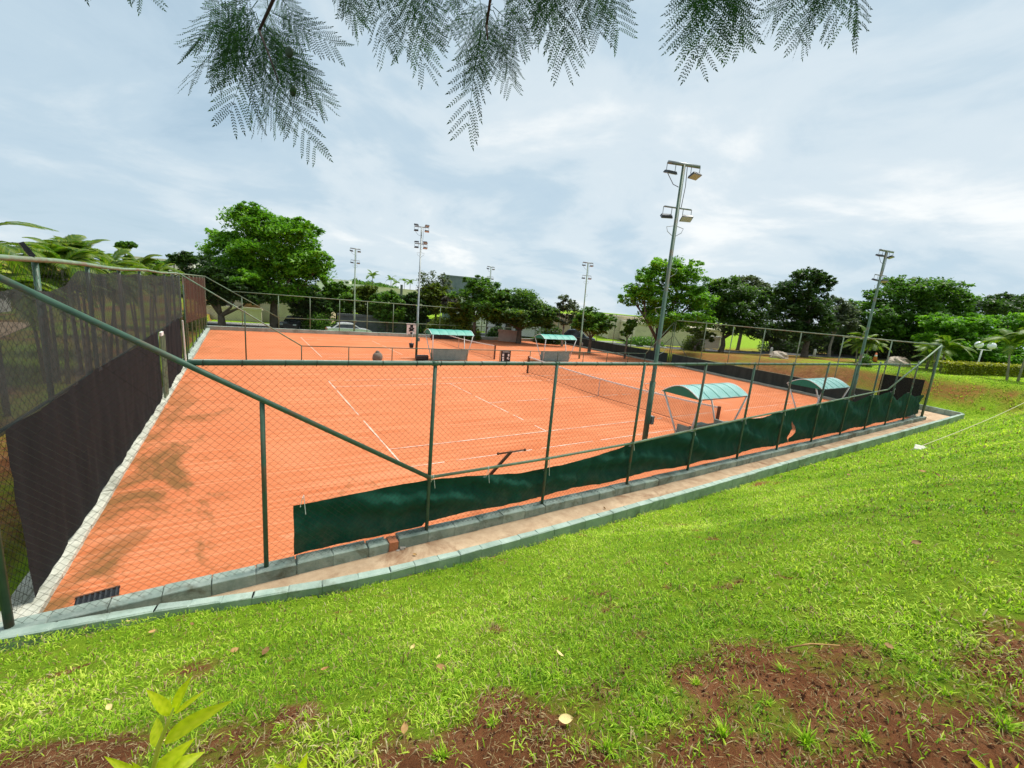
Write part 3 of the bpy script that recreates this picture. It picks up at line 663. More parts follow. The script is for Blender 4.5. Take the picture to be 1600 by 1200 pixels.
# ------------------------------------------------------------------ canopied benches
def bench(label, x, y, flip, roof_mat, width=2.9):
    """y = middle of the shelter; flip=+1: the back is on the low-y side"""
    r_ = thing('player_bench', label, 'bench', (x, y, 0), 'canopied benches by the courts'); d = .70; hw = width/2; n = 14
    zr = lambda a: 1.80 + .30*math.cos(a*math.pi/2)
    nseg = 5
    for k in range(nseg):       # curved roof sheets, each rib slightly proud
        xa, xb = x-hw+width*k/nseg+.006, x-hw+width*(k+1)/nseg-.006; vs = []; fs = []
        for j in range(n+1):
            a_ = -1+2*j/n; yy = y+d*a_; zz = zr(a_)
            for q in range(5):
                u = q/4; bulge = .018*math.sin(math.pi*u); vs.append((xa+(xb-xa)*u, yy, zz+bulge))
        for j in range(n):
            for q in range(4): fs.append((j*5+q, j*5+q+1, (j+1)*5+q+1, (j+1)*5+q))
        m_ = MB(); m_.add(vs, fs); m_.build('roof_sheet', roof_mat, r_, True)
    for k in range(1, nseg):
        xx = x-hw+width*k/nseg; MB().tube([(xx, y+d*(-1+2*j/n), zr(-1+2*j/n)+.004) for j in range(n+1)], .011, 5).build('rib', 'canopy_teal', r_, True)
    for sx in (-1, 1):
        arc = [(y+d*(-1+2*j/n), zr(-1+2*j/n)-.012) for j in range(n+1)]
        m_ = MB(); m_.prism(arc, x+sx*(hw-.01), x+sx*(hw-.03), 'x'); m_.build('gable', 'canopy_gable', r_)
        m_ = MB(); m_.tube([(x+sx*(hw-.02), yy, zz+.012) for yy, zz in arc], .018, 6); m_.build('arch_pipe', 'white_paint', r_, True)
    for sy in (-1, 1):
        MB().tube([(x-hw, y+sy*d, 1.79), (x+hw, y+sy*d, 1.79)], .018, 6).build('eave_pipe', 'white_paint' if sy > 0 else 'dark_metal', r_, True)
        for sx in (-1, 1):
            MB().tube([(x+sx*(hw-.35), y-flip*.18+sy*.10, .0), (x+sx*(hw-.12), y+sy*d, 1.79)], .032, 8).build('leg', 'white_paint', r_, True)
    by = y-flip*.30
    MB().cbox((x, by, .42), (width*.80, .05, .76), .01).build('backrest', 'bench_grey', r_)
    MB().cbox((x, by+flip*.24, .43), (width*.78, .40, .07), .01).build('seat', 'bench_grey', r_)
    for k in (-1, 0, 1):
        MB().cbox((x+k*width*.37, by+flip*.22, .38), (.07 if k else .55, .46, .76 if k else .66), .01).build('side_panel' if k else 'middle_box', 'bench_grey', r_)
    return r_
bench('canopied bench by the near net post behind the green windscreen', -1.85, -6.9, 1, 'canopy_sheet')
bench('canopied bench beside the right light pole behind the crumpled windscreen', 6.85, -6.9, 1, 'canopy_sheet', 2.9)
bench('teal canopied bench beyond the dividing fence, beside the tall light pole', -3.1, 11.75, 1, 'canopy_teal', 3.2)
bench('teal canopied bench beyond the dividing fence, right of the scoreboard', 5.95, 11.3, 1, 'canopy_teal', 3.3)

# ------------------------------------------------------------------ light poles
def floodlight(root, c, ang, tilt, big=1.0, face='glass_grey'):
    rot = Matrix.Rotation(ang, 3, 'Z') @ Matrix.Rotation(tilt, 3, 'X')
    big *= .72; m_ = MB(); m_.box(c, (.42*big, .30*big, .06), rot, .8); f_ = m_.build('floodlight', 'dark_metal', root)
    off = rot @ Vector((0, 0, -.039)); m_ = MB(); m_.box((c[0]+off[0], c[1]+off[1], c[2]+off[2]), (.38*big, .26*big, .012), rot); m_.build('lens', face, f_)
    return f_
def light_pole(label, x, y, h, lean=(0, 0), double=False, mat='green_paint', arm_dir=(.92, -.39)):
    r_ = thing('light_pole', label, 'light pole', (x, y, 0), 'floodlight poles round the courts')
    top = (x+lean[0], y+lean[1], h); P_ = lambda t: (x+lean[0]*t, y+lean[1]*t, h*t)
    MB().tube([(x, y, -.05), P_(.30)], [.078, .078], 12).build('pole', mat, r_, True)
    MB().tube([P_(.30), P_(.302), top], [.078, .058, .045], 12).build('upper_pole', mat if not double else 'grey_metal', r_, True)
    ax, ay = arm_dir; ang = math.atan2(ay, ax)
    for k, (zt, la, r) in enumerate(((1.0, .44, .045), (1-1.05/h, .38, .022))):
        c = P_(zt); MB().tube([(c[0]-ax*la, c[1]-ay*la, c[2]), (c[0]+ax*la, c[1]+ay*la, c[2])], r if not double else .03, 8).build('crossarm', 'grey_metal', r_, True)
        for s in (-1, 1):
            for q in ((0,) if not double else (-1, 1)):
                fc = (c[0]+s*ax*(la-.10), c[1]+s*ay*(la-.10), c[2]-.22+(.34 if q > 0 else 0))
                floodlight(r_, fc, ang+random.uniform(-.3, .3), random.uniform(-.5, -.25)*s, 1.0 if not double else .95)
                for e in (-.12, .12): MB().tube([(fc[0]+ax*e, fc[1]+ay*e, c[2]), (fc[0]+ax*e, fc[1]+ay*e, fc[2]+.03)], .009, 5).build('bracket', 'grey_metal', r_)
    m_ = MB(); c = P_(1.0); d_ = P_(1-1.05/h)
    m_.tube([(c[0]+.1*ax, c[1]+.1*ay, c[2]-.05), (c[0]+.13*ax, c[1]+.13*ay, c[2]-.5), (d_[0]+.09*ax, d_[1]+.09*ay, d_[2])], .009, 5)
    m_.tube([(c[0]-.42*ax, c[1]-.42*ay, c[2]-.25), (c[0]-.22*ax, c[1]-.22*ay, c[2]-.5), (c[0]-.06*ax, c[1]-.06*ay, c[2]-.55)], .009, 5)
    m_.build('cable', 'dark_metal', r_)
    for k in range(5):          # loose wire loops down the pole
        t_ = .80-.13*k; c = P_(t_); s = 1 if k % 2 else -1
        for sg in ((1, -1) if k == 0 else (s,)):
            MB().tube([(c[0]+sg*ax*.06, c[1]+sg*ay*.06, c[2]+.12), (c[0]+sg*ax*.24, c[1]+sg*ay*.24, c[2]+.08), (c[0]+sg*ax*.20, c[1]+sg*ay*.20, c[2]-.03), (c[0]+sg*ax*.06, c[1]+sg*ay*.06, c[2]-.12)], .008, 5).build('wire_loop', 'grey_metal', r_)
    MB().box((x+.13, y, 1.3), (.1, .16, .24)).build('switch_box', 'grey_metal', r_)
    return r_
light_pole('tall green floodlight pole behind the near fence left of the first bench', -5.47, -7.5, 8.1, (-.1, 0))
light_pole('tall green floodlight pole at the right end of the near fence', 9.05, -7.5, 7.95, (-.05, 0), arm_dir=(.97, -.25))
light_pole('floodlight pole with eight lamps between the two courts', -5.18, 12.4, 8.6, (0, 0), True)
light_pole('floodlight pole between the two courts on the right, against the sky', 9.75, 12.5, 8.15, (-.25, 0), mat='green_paint_worn')
light_pole('thin floodlight pole on the far fence beside the big tree', -6.05, 27.3, 8.0, (0, 0), mat='green_paint_worn', arm_dir=(1, 0))
light_pole('thin floodlight pole on the far fence before the dark green tree', 8.1, 26.6, 8.0, (0, 0), mat='green_paint_worn', arm_dir=(1, 0))

# ------------------------------------------------------------------ small things on the courts
def digit_panel(root, x, y, z, wd, hg, cells):
    for (u, v, a_, b_) in cells: MB().box((x+u*wd, y-.022, z+v*hg), (a_*wd, .01, b_*hg)).build('number_plate', 'white_paint', root)
sb = thing('scoreboard', 'black scoreboard with white number plates on the dividing fence', 'scoreboard', (.45, 10.0, .1))
MB().box((.45, 9.86, .56), (.80, .03, .82)).build('board', 'black_plastic', sb)
digit_panel(sb, .45, 9.86, .56, .8, .82, [(0, .38, .72, .04), (-.28, .12, .18, .2), (-.28, -.12, .2, .14), (-.26, -.32, .18, .2), (.28, .10, .16, .22), (.22, -.16, .18, .14), (.3, -.22, .12, .12)])
for s in (-.3, .3): MB().box((.45+s, 9.89, .2), (.05, .04, .4)).build('leg', 'dark_metal', sb)
sb2 = thing('scoreboard', 'white panel with a black cross on the dark far wall', 'scoreboard', (-.5, fy(-.5)-.12, .1))
MB().box((-.55, fy(-.5)-.12, .72), (1.0, .03, 1.0)).build('board', 'white_paint', sb2)
for u, v, a_, b_ in ((0, .02, .42, .3), (0, .36, .3, .3), (0, -.36, .25, .28), (-.18, .16, .2, .14), (.18, .16, .2, .14), (-.2, -.1, .16, .12), (.2, -.1, .16, .12)):
    MB().box((-.55+u, fy(-.5)-.142, .72+v), (a_, .01, b_)).build('mark', 'black_plastic', sb2)
MB().box((-.55, fy(-.5)-.12, 1.33), (1.1, .03, .1)).build('header', 'white_paint', sb2)
# drag brush leaning on the near fence: T handle
db = thing('court_brush', 'brown T handled court brush standing inside the near fence', 'brush', (-11.0, -7.6, 0))
MB().tube([(-11.06, -7.55, .05), (-10.72, -8.42, 1.32)], .035, 8).build('handle', 'rust', db, True)
MB().tube([(-11.02, -8.44, 1.32), (-10.40, -8.42, 1.32)], .018, 8).build('crossbar', 'rust', db, True)
for x in (-11.03, -10.39): MB().ball((x, -8.43, 1.32), .03, 8, 6).build('grip', 'rust', db, True)
MB().box((-11.06, -7.5, .06), (1.0, .14, .07)).build('brush_head', 'rust', db)
# drain grate by the near left corner
dg = thing('drain_grate', 'dark metal drain grate in the clay by the near left corner', 'grate', (-16.75, -8.2, 0))
dr_ = Matrix.Rotation(.12, 3, 'Z')
for k in range(8):
    v_ = dr_ @ Vector((-.182+.052*k, 0, 0)); MB().box((-16.92+v_[0], -8.24+v_[1], .012), (.02, .20, .02), dr_).build('bar', 'dark_metal', dg)
for s in (-1, 1):
    v_ = dr_ @ Vector((0, s*.115, 0)); MB().box((-16.92+v_[0], -8.24+v_[1], .012), (.43, .025, .026), dr_).build('rim', 'rust', dg)
m_ = MB(); m_.box((-16.92, -8.24, .003), (.42, .22, .004), dr_); m_.build('sump', 'black_plastic', dg)
bag = MB(); bag.ball((-8.15, 11.1, .26), .34, 14, 10, (.95, .7, 1.0), .06); bag.ball((-8.15, 11.1, .58), .13, 10, 6, (1, .8, .8), .1)
tag(bag.build('sack', 'bag_grey', None, True), 'small grey brown sack standing by the dividing fence', 'sack')
mat_roll = thing('court_roller', 'low dark roller lying beside the first teal bench', 'roller', (-5.1, 11.4, 0))
MB().tube([(-5.55, 11.4, .2), (-4.75, 11.4, .2)], .19, 14).build('drum', 'dark_metal', mat_roll, True)
MB().tube([(-5.55, 11.2, .3), (-4.75, 11.2, .3)], .03, 8).build('handle', 'rust', mat_roll, True)
bk = thing('bucket', 'black bucket hanging from the pole between the courts', 'bucket', (-5.55, 12.3, .7))
MB().tube([(-5.6, 12.25, .75), (-5.6, 12.25, 1.05)], [.12, .17], 12).build('pail', 'black_plastic', bk, True)
MB().tube([(-5.6, 12.25, 1.05), (-5.5, 12.3, 1.9)], .012, 6).build('strap', 'white_paint', bk, True)
# dark floodlight on the left fence
fx = thing('wall_floodlight', 'black floodlight head sticking up above the left fence rail', 'floodlight', (LEFT_X, -6.6, 4.3))
rt = Matrix.Rotation(R(20), 3, 'Z') @ Matrix.Rotation(R(-28), 3, 'Y')
m_ = MB(); m_.box((LEFT_X-.05, -6.50, 4.40), (.06, .15, .20), rt, .85); m_.build('housing', 'black_plastic', fx)
m_ = MB(); m_.tube([(LEFT_X, -6.45, 4.28), (LEFT_X-.05, -6.55, 4.4)], .02, 6); m_.build('arm', 'dark_metal', fx)
m_ = MB(); 
for k in range(5): m_.box((LEFT_X-.02+.0*k, -6.50, 4.34+.03*k), (.03, .13, .008), rt)
m_.build('fins', 'dark_metal', fx)
# hose over the bank on the right
za = float(height(2.8, -11.35)); zb = float(height(19, -12.0))
tag(MB().tube([(2.6+16.4*u, -11.35-.65*u, za+.05+(zb+.75-za)*u-.12*math.sin(math.pi*u)) for u in np.linspace(0, 1, 16)], .013, 7).build('rope', 'hose', None, True), 'pale yellow rope stretched over the grass bank on the right', 'rope')
tag(MB().tube([(19, -12, zb-.2), (19, -12, zb+.9)], .05, 8).build('stake', 'bark'), 'wooden stake holding the end of the pale rope', 'stake')
tag(MB().cbox((2.9, -11.5, float(height(2.9, -11.5))+.03), (.75, .3, .06), .015, Matrix.Rotation(.2, 3, 'Z')).build('stone_slab', 'whitish_stone'), 'small pale slab lying in the grass at the end of the rope', 'slab')

# ------------------------------------------------------------------ streets behind the courts
def ribbon(name, pts, width, lift, mat, kind='structure', step=1.0):
    pts = [np.array(p, float) for p in pts]; P_ = []
    for a_, b_ in zip(pts[:-1], pts[1:]):
        n = max(1, int(np.linalg.norm(b_-a_)/step)); P_ += [a_+(b_-a_)*k/n for k in range(n)]
    P_.append(pts[-1]); P_ = np.array(P_)
    for _ in range(8): P_[1:-1] = .25*P_[:-2]+.5*P_[1:-1]+.25*P_[2:]
    vs = []; fs = []
    for i, p_ in enumerate(P_):
        d = P_[min(i+1, len(P_)-1)]-P_[max(i-1, 0)]; d /= np.linalg.norm(d); nn = np.array([-d[1], d[0]])
        zc = float(height(*p_))
        for s in (-1, -.33, .33, 1):
            q = p_+nn*width/2*s; vs.append((q[0], q[1], max(zc, float(height(*q)))*.5+zc*.5+lift))
    for i in range(len(P_)-1):
        for k in range(3): fs.append((i*4+k, i*4+k+1, (i+1)*4+k+1, (i+1)*4+k))
    m_ = MB(); m_.add(vs, fs); return tag(m_.build(name, mat), kind=kind)
sheet('road', [(-70, 30.6), (70, 30.6), (70, 38), (-70, 38)], -.50, 'asphalt')
sheet('pavement', [(-70, 38), (70, 38), (70, 41), (-70, 41)], -.43, 'cobble')
ribbon('path', [(-25.5, -14), (-24, -4), (-25, 8), (-27, 24)], 1.6, .05, 'path_earth')
RP = [(20.5, 32), (22.5, 26), (27, 17), (33, 8.5), (42, 3.0), (60, -1.5), (90, -6)]
ribbon('road', RP, 5.0, .06, 'asphalt')
sheet('forecourt', [(19.5, 29.6), (60, 29.6), (60, 24), (30, 24)], .02, 'cobble')
def kerb_line(label, pts, blk, mat, gap=0.0, w_=.18, hgt=.16):
    r_ = thing('kerb', label, 'kerb', (pts[0][0], pts[0][1], 0)); me_ = MB().cbox((0, 0, hgt/2), (blk*(1-gap), w_, hgt), .02).data('kerb_stone', mat)
    for a_, b_ in zip(pts[:-1], pts[1:]):
        a_, b_ = np.array(a_), np.array(b_); L_ = np.linalg.norm(b_-a_); n = max(1, int(L_/blk)); ang = math.atan2(b_[1]-a_[1], b_[0]-a_[0])
        for k in range(n):
            p_ = a_+(b_-a_)*(k+.5)/n; o_ = link(bpy.data.objects.new('kerb_stone', me_), r_)
            o_.location = (p_[0]-pts[0][0], p_[1]-pts[0][1], float(height(*p_))+.02); o_.rotation_euler = (0, 0, ang)
kerb_line('white painted kerb stones by the trees behind the far right fence', [(18.9, 22.6), (25.5, 15.0)], 1.5, 'white_paint', .4)
kerb_line('yellow painted kerb of the road below the dark trees', [(27.8, 20.5), (30.8, 15), (36.2, 8.6), (44, 4.6), (62, 1.4)], 1.2, 'yellow_paint', .02, .25)

# ------------------------------------------------------------------ trees
def quads(c, n_up, size, aspect, rg, up=.75):
    """leaf quads about centres c (N,3)"""
    n = len(c); nr = rg.normal(size=(n, 3)); nr[:, 2] = np.abs(nr[:, 2])+up; nr /= np.linalg.norm(nr, axis=1)[:, None]
    t_ = rg.normal(size=(n, 3)); t_ -= nr*(t_*nr).sum(1)[:, None]; t_ /= np.linalg.norm(t_, axis=1)[:, None]; b_ = np.cross(nr, t_)
    s = size*rg.uniform(.6, 1.35, n)[:, None]; a_ = t_*s; b_ = b_*s*aspect
    return np.stack([c-a_, c-b_*.9+a_*.1, c+a_, c+b_*.9+a_*.1], 1)
def tree(name, label, base, fork, lobes, leaf, mat, n=14000, leaf_size=.16, trunk_r=.22, bark='bark', group=None, clump=.16, gap=1.0, seed=0, trunk2=None, young=False):
    """lobes: (centre xyz, radii xyz). Leaves sit in clumps through each lobe"""
    rg = np.random.default_rng(seed+100); base = np.array(base, float)
    r_ = thing(name, label, 'tree', tuple(base), group)
    m_ = MB(); fk = np.array(fork, float); mid = (base+fk)/2 + rg.normal(size=3)*[.08, .08, 0]
    m_.tube([base-[0, 0, .15], base+[0, 0, .15], mid, fk], [trunk_r*1.45, trunk_r*1.1, trunk_r*.9, trunk_r*.72], 10)
    m_.build('trunk', bark, r_, True)
    ex = []
    for c, rad in lobes:
        rad = np.array(rad, float)
        for _ in range(4):
            d = rg.normal(size=3); d[2] = abs(d[2])*.8-.15; d /= np.linalg.norm(d); q = rg.uniform(.28, .50); ex.append((np.array(c)+d*rad*rg.uniform(.80, 1.12), rad*q))
    main = len(lobes); lobes = [(c, np.array(r)*.97) for c, r in lobes]+ex
    vol = np.array([l[1][0]*l[1][1]*l[1][2] for l in lobes])**.75; vol /= vol.sum(); V = []; T = []
    for li, ((c, rad), fr_) in enumerate(zip(lobes, vol)):
        c = np.array(c, float); rad = np.array(rad, float)
        b_ = MB(); k1 = fk+(c-fk)*.45+rg.normal(size=3)*.25*rad.min(); r0 = trunk_r*.5
        b_.tube([fk-[0, 0, .1], k1, c], [r0, r0*.6, r0*.25], 7)
        for _ in range(5):
            e = c+rg.normal(size=3)*rad*.42; s_ = k1+(c-k1)*rg.uniform(.2, .9); b_.tube([s_, (s_+e)/2+rg.normal(size=3)*.1*rad.min(), e], [r0*.3, r0*.2, r0*.08], 5)
        if li < main: b_.build('limb', bark, r_, True)
        nc = max(8, int(26*gap*(rad.prod()**(1/3)/1.0)**1.5)); nc = min(nc, 220)
        d = rg.normal(size=(nc, 3)); d /= np.linalg.norm(d, axis=1)[:, None]; q = rg.uniform(.35, 1.0, nc)**.6
        cc = c+d*q[:, None]*rad; nl = max(4, int(n*fr_/nc))
        sig = clump*rad.prod()**(1/3)*rg.uniform(.7, 1.4, nc)
        P_ = cc[:, None, :]+np.clip(rg.normal(size=(nc, nl, 3)), -1.7, 1.7)*sig[:, None, None]*[1, 1, .62]
        tint = np.clip(rg.normal(.45, .18, nc)[:, None]+rg.normal(0, .13, (nc, nl)), 0, 1)
        if young:
            outer = np.clip(((P_-c)/rad)[:, :, 2]*1.0, 0, 1.2); tint = np.clip(tint*.55+outer*.55*rg.uniform(.3, 1, (nc, 1)), 0, 1)
        V.append(quads(P_.reshape(-1, 3), 0, leaf_size, .5, rg)); T.append(tint.ravel())
    V = np.concatenate(V); T = np.concatenate(T); o_ = np_mesh('crown', V, 4, mat, r_, T, base); o_['kind'] = 'stuff'
    return r_
def ptree(name, label, bpx, depth, lobes_px, mat, fork_py, z=None, zdepth=.9, **kw):
    """lobes (px,py,rx,ry[,ddepth]) as seen in the photograph, built at its real distance and size"""
    s = depth/FPX; b0 = at(bpx, 520, depth); zz = float(height(b0[0], b0[1])) if z is None else z
    # shift so that the base is below the fork
    fk = at(bpx, fork_py, depth); base = (fk[0], fk[1], zz)
    L_ = []
    for l in lobes_px:
        c = at(l[0], l[1], depth+(l[4] if len(l) > 4 else 0)); L_.append((c, (l[2]*s, l[2]*s*zdepth, l[3]*s)))
    return tree(name, label, base, fk, L_, None, mat, **kw)
G1 = 'trees along the street behind the far fence'; G2 = 'park trees on the right'
ptree('broad_tree', 'big bright green tree towering behind the far left corner', 428, 43,
      [(400, 352, 42, 26), (455, 372, 38, 26), (352, 392, 36, 24), (408, 402, 48, 28), (470, 412, 40, 26), (372, 430, 46, 26), (430, 445, 50, 24), (492, 425, 24, 22), (395, 340, 20, 14), (345, 372, 20, 16)],
      'foliage_bright', 470, n=60000, leaf_size=.18, trunk_r=.42, seed=1, group=G1, clump=.17)
ptree('leaning_tree', 'dark leafy tree with forked trunk at the far left corner', 345, 40,
      [(310, 418, 30, 20), (345, 436, 36, 22), (298, 448, 24, 20), (372, 455, 32, 16), (328, 464, 28, 14), (398, 466, 22, 9)],
      'foliage_dark', 492, n=24000, leaf_size=.17, trunk_r=.36, seed=2, group=G1)
small = [(480, 470, 36, 26, 'foliage_dark', 'dark shrubby tree behind the black car'), (528, 468, 34, 26, 'foliage_green', 'green tree with pale slanted stems behind the white car'), (575, 472, 34, 28, 'foliage_yellow', 'yellow green tree right of the thin far pole'),
         (606, 480, 28, 24, 'foliage_green', 'green tree behind the dark far wall'), (640, 482, 30, 24, 'foliage_dark', 'dark green tree left of the eight lamp pole'), (684, 468, 32, 24, 'foliage_yellow', 'yellow green tree right of the eight lamp pole'),
         (722, 490, 24, 18, 'foliage_yellow', 'low yellowish tree left of the dark green tree')]
for i, (x, y, rx, ry, mt, lb) in enumerate(small):
    ptree('street_tree', lb, x+random.uniform(-4, 4), 46+(i % 3)*1.5, [(x-rx*.35, y-ry*.1, rx*.62, ry*.72), (x+rx*.4, y+ry*.12, rx*.6, ry*.7), (x, y-ry*.55, rx*.5, ry*.5), (x+rx*.05, y+ry*.55, rx*.7, ry*.45)],
          mt, y+ry*.75, n=13000, leaf_size=.17, trunk_r=.14, seed=10+i, group=G1, bark='bark')
ptree('airy_tree', 'tall airy tree with thin sparse crown above the yellow trees', 682, 50, [(676, 440, 22, 16), (690, 448, 18, 14), (668, 456, 16, 12)], 'foliage_grey', 470, n=1900, leaf_size=.17, trunk_r=.13, seed=21, bark='bark_pale', group=G1, gap=.5)
ptree('mauve_tree', 'small mauve leaved tree in front of the slate building', 705, 47, [(703, 472, 12, 10), (712, 480, 10, 9)], 'foliage_mauve', 488, n=2500, leaf_size=.15, trunk_r=.1, seed=22, group=G1)
ptree('layered_tree', 'layered dark green tree behind the right far pole', 742, 45, [(755, 448, 26, 14), (738, 464, 28, 14), (775, 466, 26, 16), (752, 486, 34, 18), (785, 488, 20, 16), (735, 440, 12, 8)], 'foliage_green', 500, n=17000, leaf_size=.16, trunk_r=.22, seed=23, group=G1)
ptree('domed_tree', 'dense dome shaped tree with bright leaf tips by the far fence', 812, 46, [(812, 472, 34, 19), (790, 485, 24, 18), (838, 486, 28, 18), (815, 497, 42, 14), (855, 500, 16, 14), (775, 500, 10, 10)], 'foliage_tip', 514, n=26000, leaf_size=.16, trunk_r=.30, seed=24, group=G1, young=True, clump=.2, gap=1.4)
ptree('sparse_tree', 'sparse grey green tree left of the right middle pole', 881, 47, [(882, 474, 16, 12), (874, 486, 13, 12), (893, 484, 14, 11), (884, 500, 15, 10)], 'foliage_grey', 510, n=3400, leaf_size=.15, trunk_r=.13, seed=25, bark='bark_pale', group=G1, gap=.7)
ptree('round_tree', 'small round dark tree with forked trunk behind the middle pole', 923, 42, [(922, 496, 22, 13), (908, 505, 16, 13), (942, 504, 18, 12), (925, 512, 28, 9)], 'foliage_green', 527, n=11000, leaf_size=.14, trunk_r=.17, seed=26, group=G2)
ptree('young_tree', 'slim young tree left of the big park tree', 980, 40, [(984, 510, 12, 10), (976, 520, 9, 8)], 'foliage_green', 528, n=2600, leaf_size=.12, trunk_r=.1, seed=27, group=G2)
ptree('broad_tree', 'large open crowned tree behind the tall near pole', 1027, 40, [(1045, 424, 34, 20), (1005, 446, 30, 22), (1075, 440, 32, 22), (985, 465, 20, 14), (1030, 468, 40, 24), (1088, 468, 30, 22), (1040, 498, 44, 18), (1095, 500, 24, 14)], 'foliage_bright', 530, n=26000, leaf_size=.16, trunk_r=.34, seed=28, group=G2, gap=.95, clump=.15)
ptree('park_tree', 'small tree with pale blossoms of leaf left of the twin trunks', 1087, 45, [(1092, 520, 14, 9), (1110, 526, 10, 8)], 'foliage_yellow', 540, n=2600, leaf_size=.13, trunk_r=.13, seed=33, group=G2)
ptree('domed_tree', 'dark dense tree with yellow green leaf tips on the right', 1130, 45, [(1140, 456, 34, 18), (1172, 466, 30, 18), (1115, 478, 30, 20), (1155, 488, 44, 20), (1195, 488, 20, 16), (1140, 508, 36, 14)], 'foliage_tip', 528, n=24000, leaf_size=.16, trunk_r=.26, seed=29, group=G2, young=True, gap=1.2)
ptree('airy_tree', 'thin grey crowned tree rising behind the dark dense tree', 1165, 54, [(1165, 442, 26, 10), (1180, 450, 24, 10), (1148, 448, 14, 9)], 'foliage_grey', 480, n=5000, leaf_size=.17, trunk_r=.2, seed=34, group=G2, gap=.8)
ptree('tall_tree', 'tall dark layered tree left of the cone and palms', 1262, 41, [(1262, 434, 24, 14), (1280, 446, 20, 16), (1238, 456, 30, 18), (1265, 478, 36, 22), (1228, 492, 28, 20), (1275, 510, 28, 18), (1240, 520, 30, 14)], 'foliage_dark', 532, n=26000, leaf_size=.15, trunk_r=.3, seed=30, group=G2)
ptree('park_tree', 'pale trunked small tree right of the tall layered tree', 1302, 44, [(1305, 482, 22, 16), (1325, 492, 16, 14), (1308, 508, 24, 14)], 'foliage_grey', 526, n=8000, leaf_size=.14, trunk_r=.14, seed=31, bark='bark_pale', group=G2)
ptree('park_tree', 'dark undergrowth tree behind the white bollards', 1205, 48, [(1190, 515, 30, 16), (1215, 525, 22, 12)], 'foliage_dark', 540, n=8000, leaf_size=.16, trunk_r=.15, seed=35, group=G2)
ptree('park_tree', 'low dark tree at the foot of the tall layered tree', 1300, 48, [(1285, 530, 34, 16), (1330, 526, 30, 18)], 'foliage_dark', 548, n=9000, leaf_size=.16, trunk_r=.15, seed=36, group=G2)
ptree('broad_tree', 'huge dark spreading tree on the right behind the palms', 1440, 46, [(1440, 455, 50, 18), (1395, 468, 36, 20), (1480, 470, 36, 20), (1360, 492, 34, 24), (1425, 496, 50, 24), (1485, 500, 36, 22), (1390, 524, 44, 20), (1445, 532, 40, 20), (1340, 515, 24, 18), (1500, 535, 36, 20)], 'foliage_green', 540, n=40000, leaf_size=.19, trunk_r=.4, seed=32, group=G2)
ptree('spreading_tree', 'bright green spreading tree behind the globe lamp', 1540, 38, [(1480, 508, 36, 14), (1530, 505, 34, 14), (1580, 505, 34, 14), (1500, 525, 36, 14), (1555, 528, 40, 16), (1460, 530, 28, 12), (1610, 520, 34, 20), (1530, 552, 60, 14), (1640, 500, 30, 16)], 'foliage_bright', 550, n=34000, leaf_size=.17, trunk_r=.25, seed=37, group=G2, clump=.13)
ptree('distant_tree', 'dark tree line crown at the far right edge', 1560, 62, [(1535, 482, 40, 14), (1580, 478, 36, 14), (1625, 476, 40, 16)], 'foliage_dark', 505, n=12000, leaf_size=.24, trunk_r=.3, seed=38, group=G2)
for i, (x, y, rx, ry, D, lb) in enumerate([(195, 383, 12, 6, 70, 'flat topped distant tree above the palms on the left'), (272, 404, 8, 6, 90, 'small round distant tree left of the big tree'), (240, 412, 20, 7, 60, 'bushy distant tree at the end of the palms')]):
    ptree('distant_tree', lb, x, D, [(x, y, rx, ry), (x-rx*.4, y+ry*.6, rx*.7, ry*.6)], 'foliage_green', y+ry*1.6, n=2500, leaf_size=.22, trunk_r=.15, seed=50+i)

# ------------------------------------------------------------------ palms
def palm_frond_data(L_=2.2, n=32, droop=.55, leaf=.62, seed=0):
    rg = np.random.default_rng(seed); V = []; T = []
    P_ = lambda t: np.array([0, L_*t*(1-.22*t), L_*(.62*t-droop*1.35*t*t)])
    for i in range(n):
        t_ = .10+.9*i/(n-1); p0 = P_(t_); d = P_(min(1, t_+.02))-P_(t_-.02); d /= np.linalg.norm(d)
        ll = leaf*math.sin(math.pi*(.14+.80*t_))*rg.uniform(.85, 1.1)
        for s in (-1, 1):
            sd_ = np.array([s, 0, 0]); e = p0+ll*(sd_*.72+d*.62+np.array([0, 0, .05-.30*t_-.25])*.7); w_ = d*.042*L_/2.2
            mid = (p0+e)/2+np.array([0, 0, .10*ll]); V += [[p0-w_*.5, mid-w_, mid+w_, p0+w_*.5], [mid-w_, e, e+w_*.1, mid+w_]]; t0 = rg.uniform(.15, .8); T += [t0, min(1, t0+.15)]
    ts = np.linspace(0, 1, 9)
    for a_, b_ in zip(ts[:-1], ts[1:]):
        r0 = .018*(1.2-a_); x = np.array([r0, 0, 0]); V.append([P_(a_)-x, P_(b_)-x, P_(b_)+x, P_(a_)+x]); T.append(.75)
    o_ = np_mesh('frond', np.array(V), 4, 'palm_leaf', None, np.array(T)); me_ = o_.data; bpy.data.objects.remove(o_); return me_
FR = [palm_frond_data(seed=k, droop=.42+.10*k, leaf=.55+.05*k) for k in range(4)]
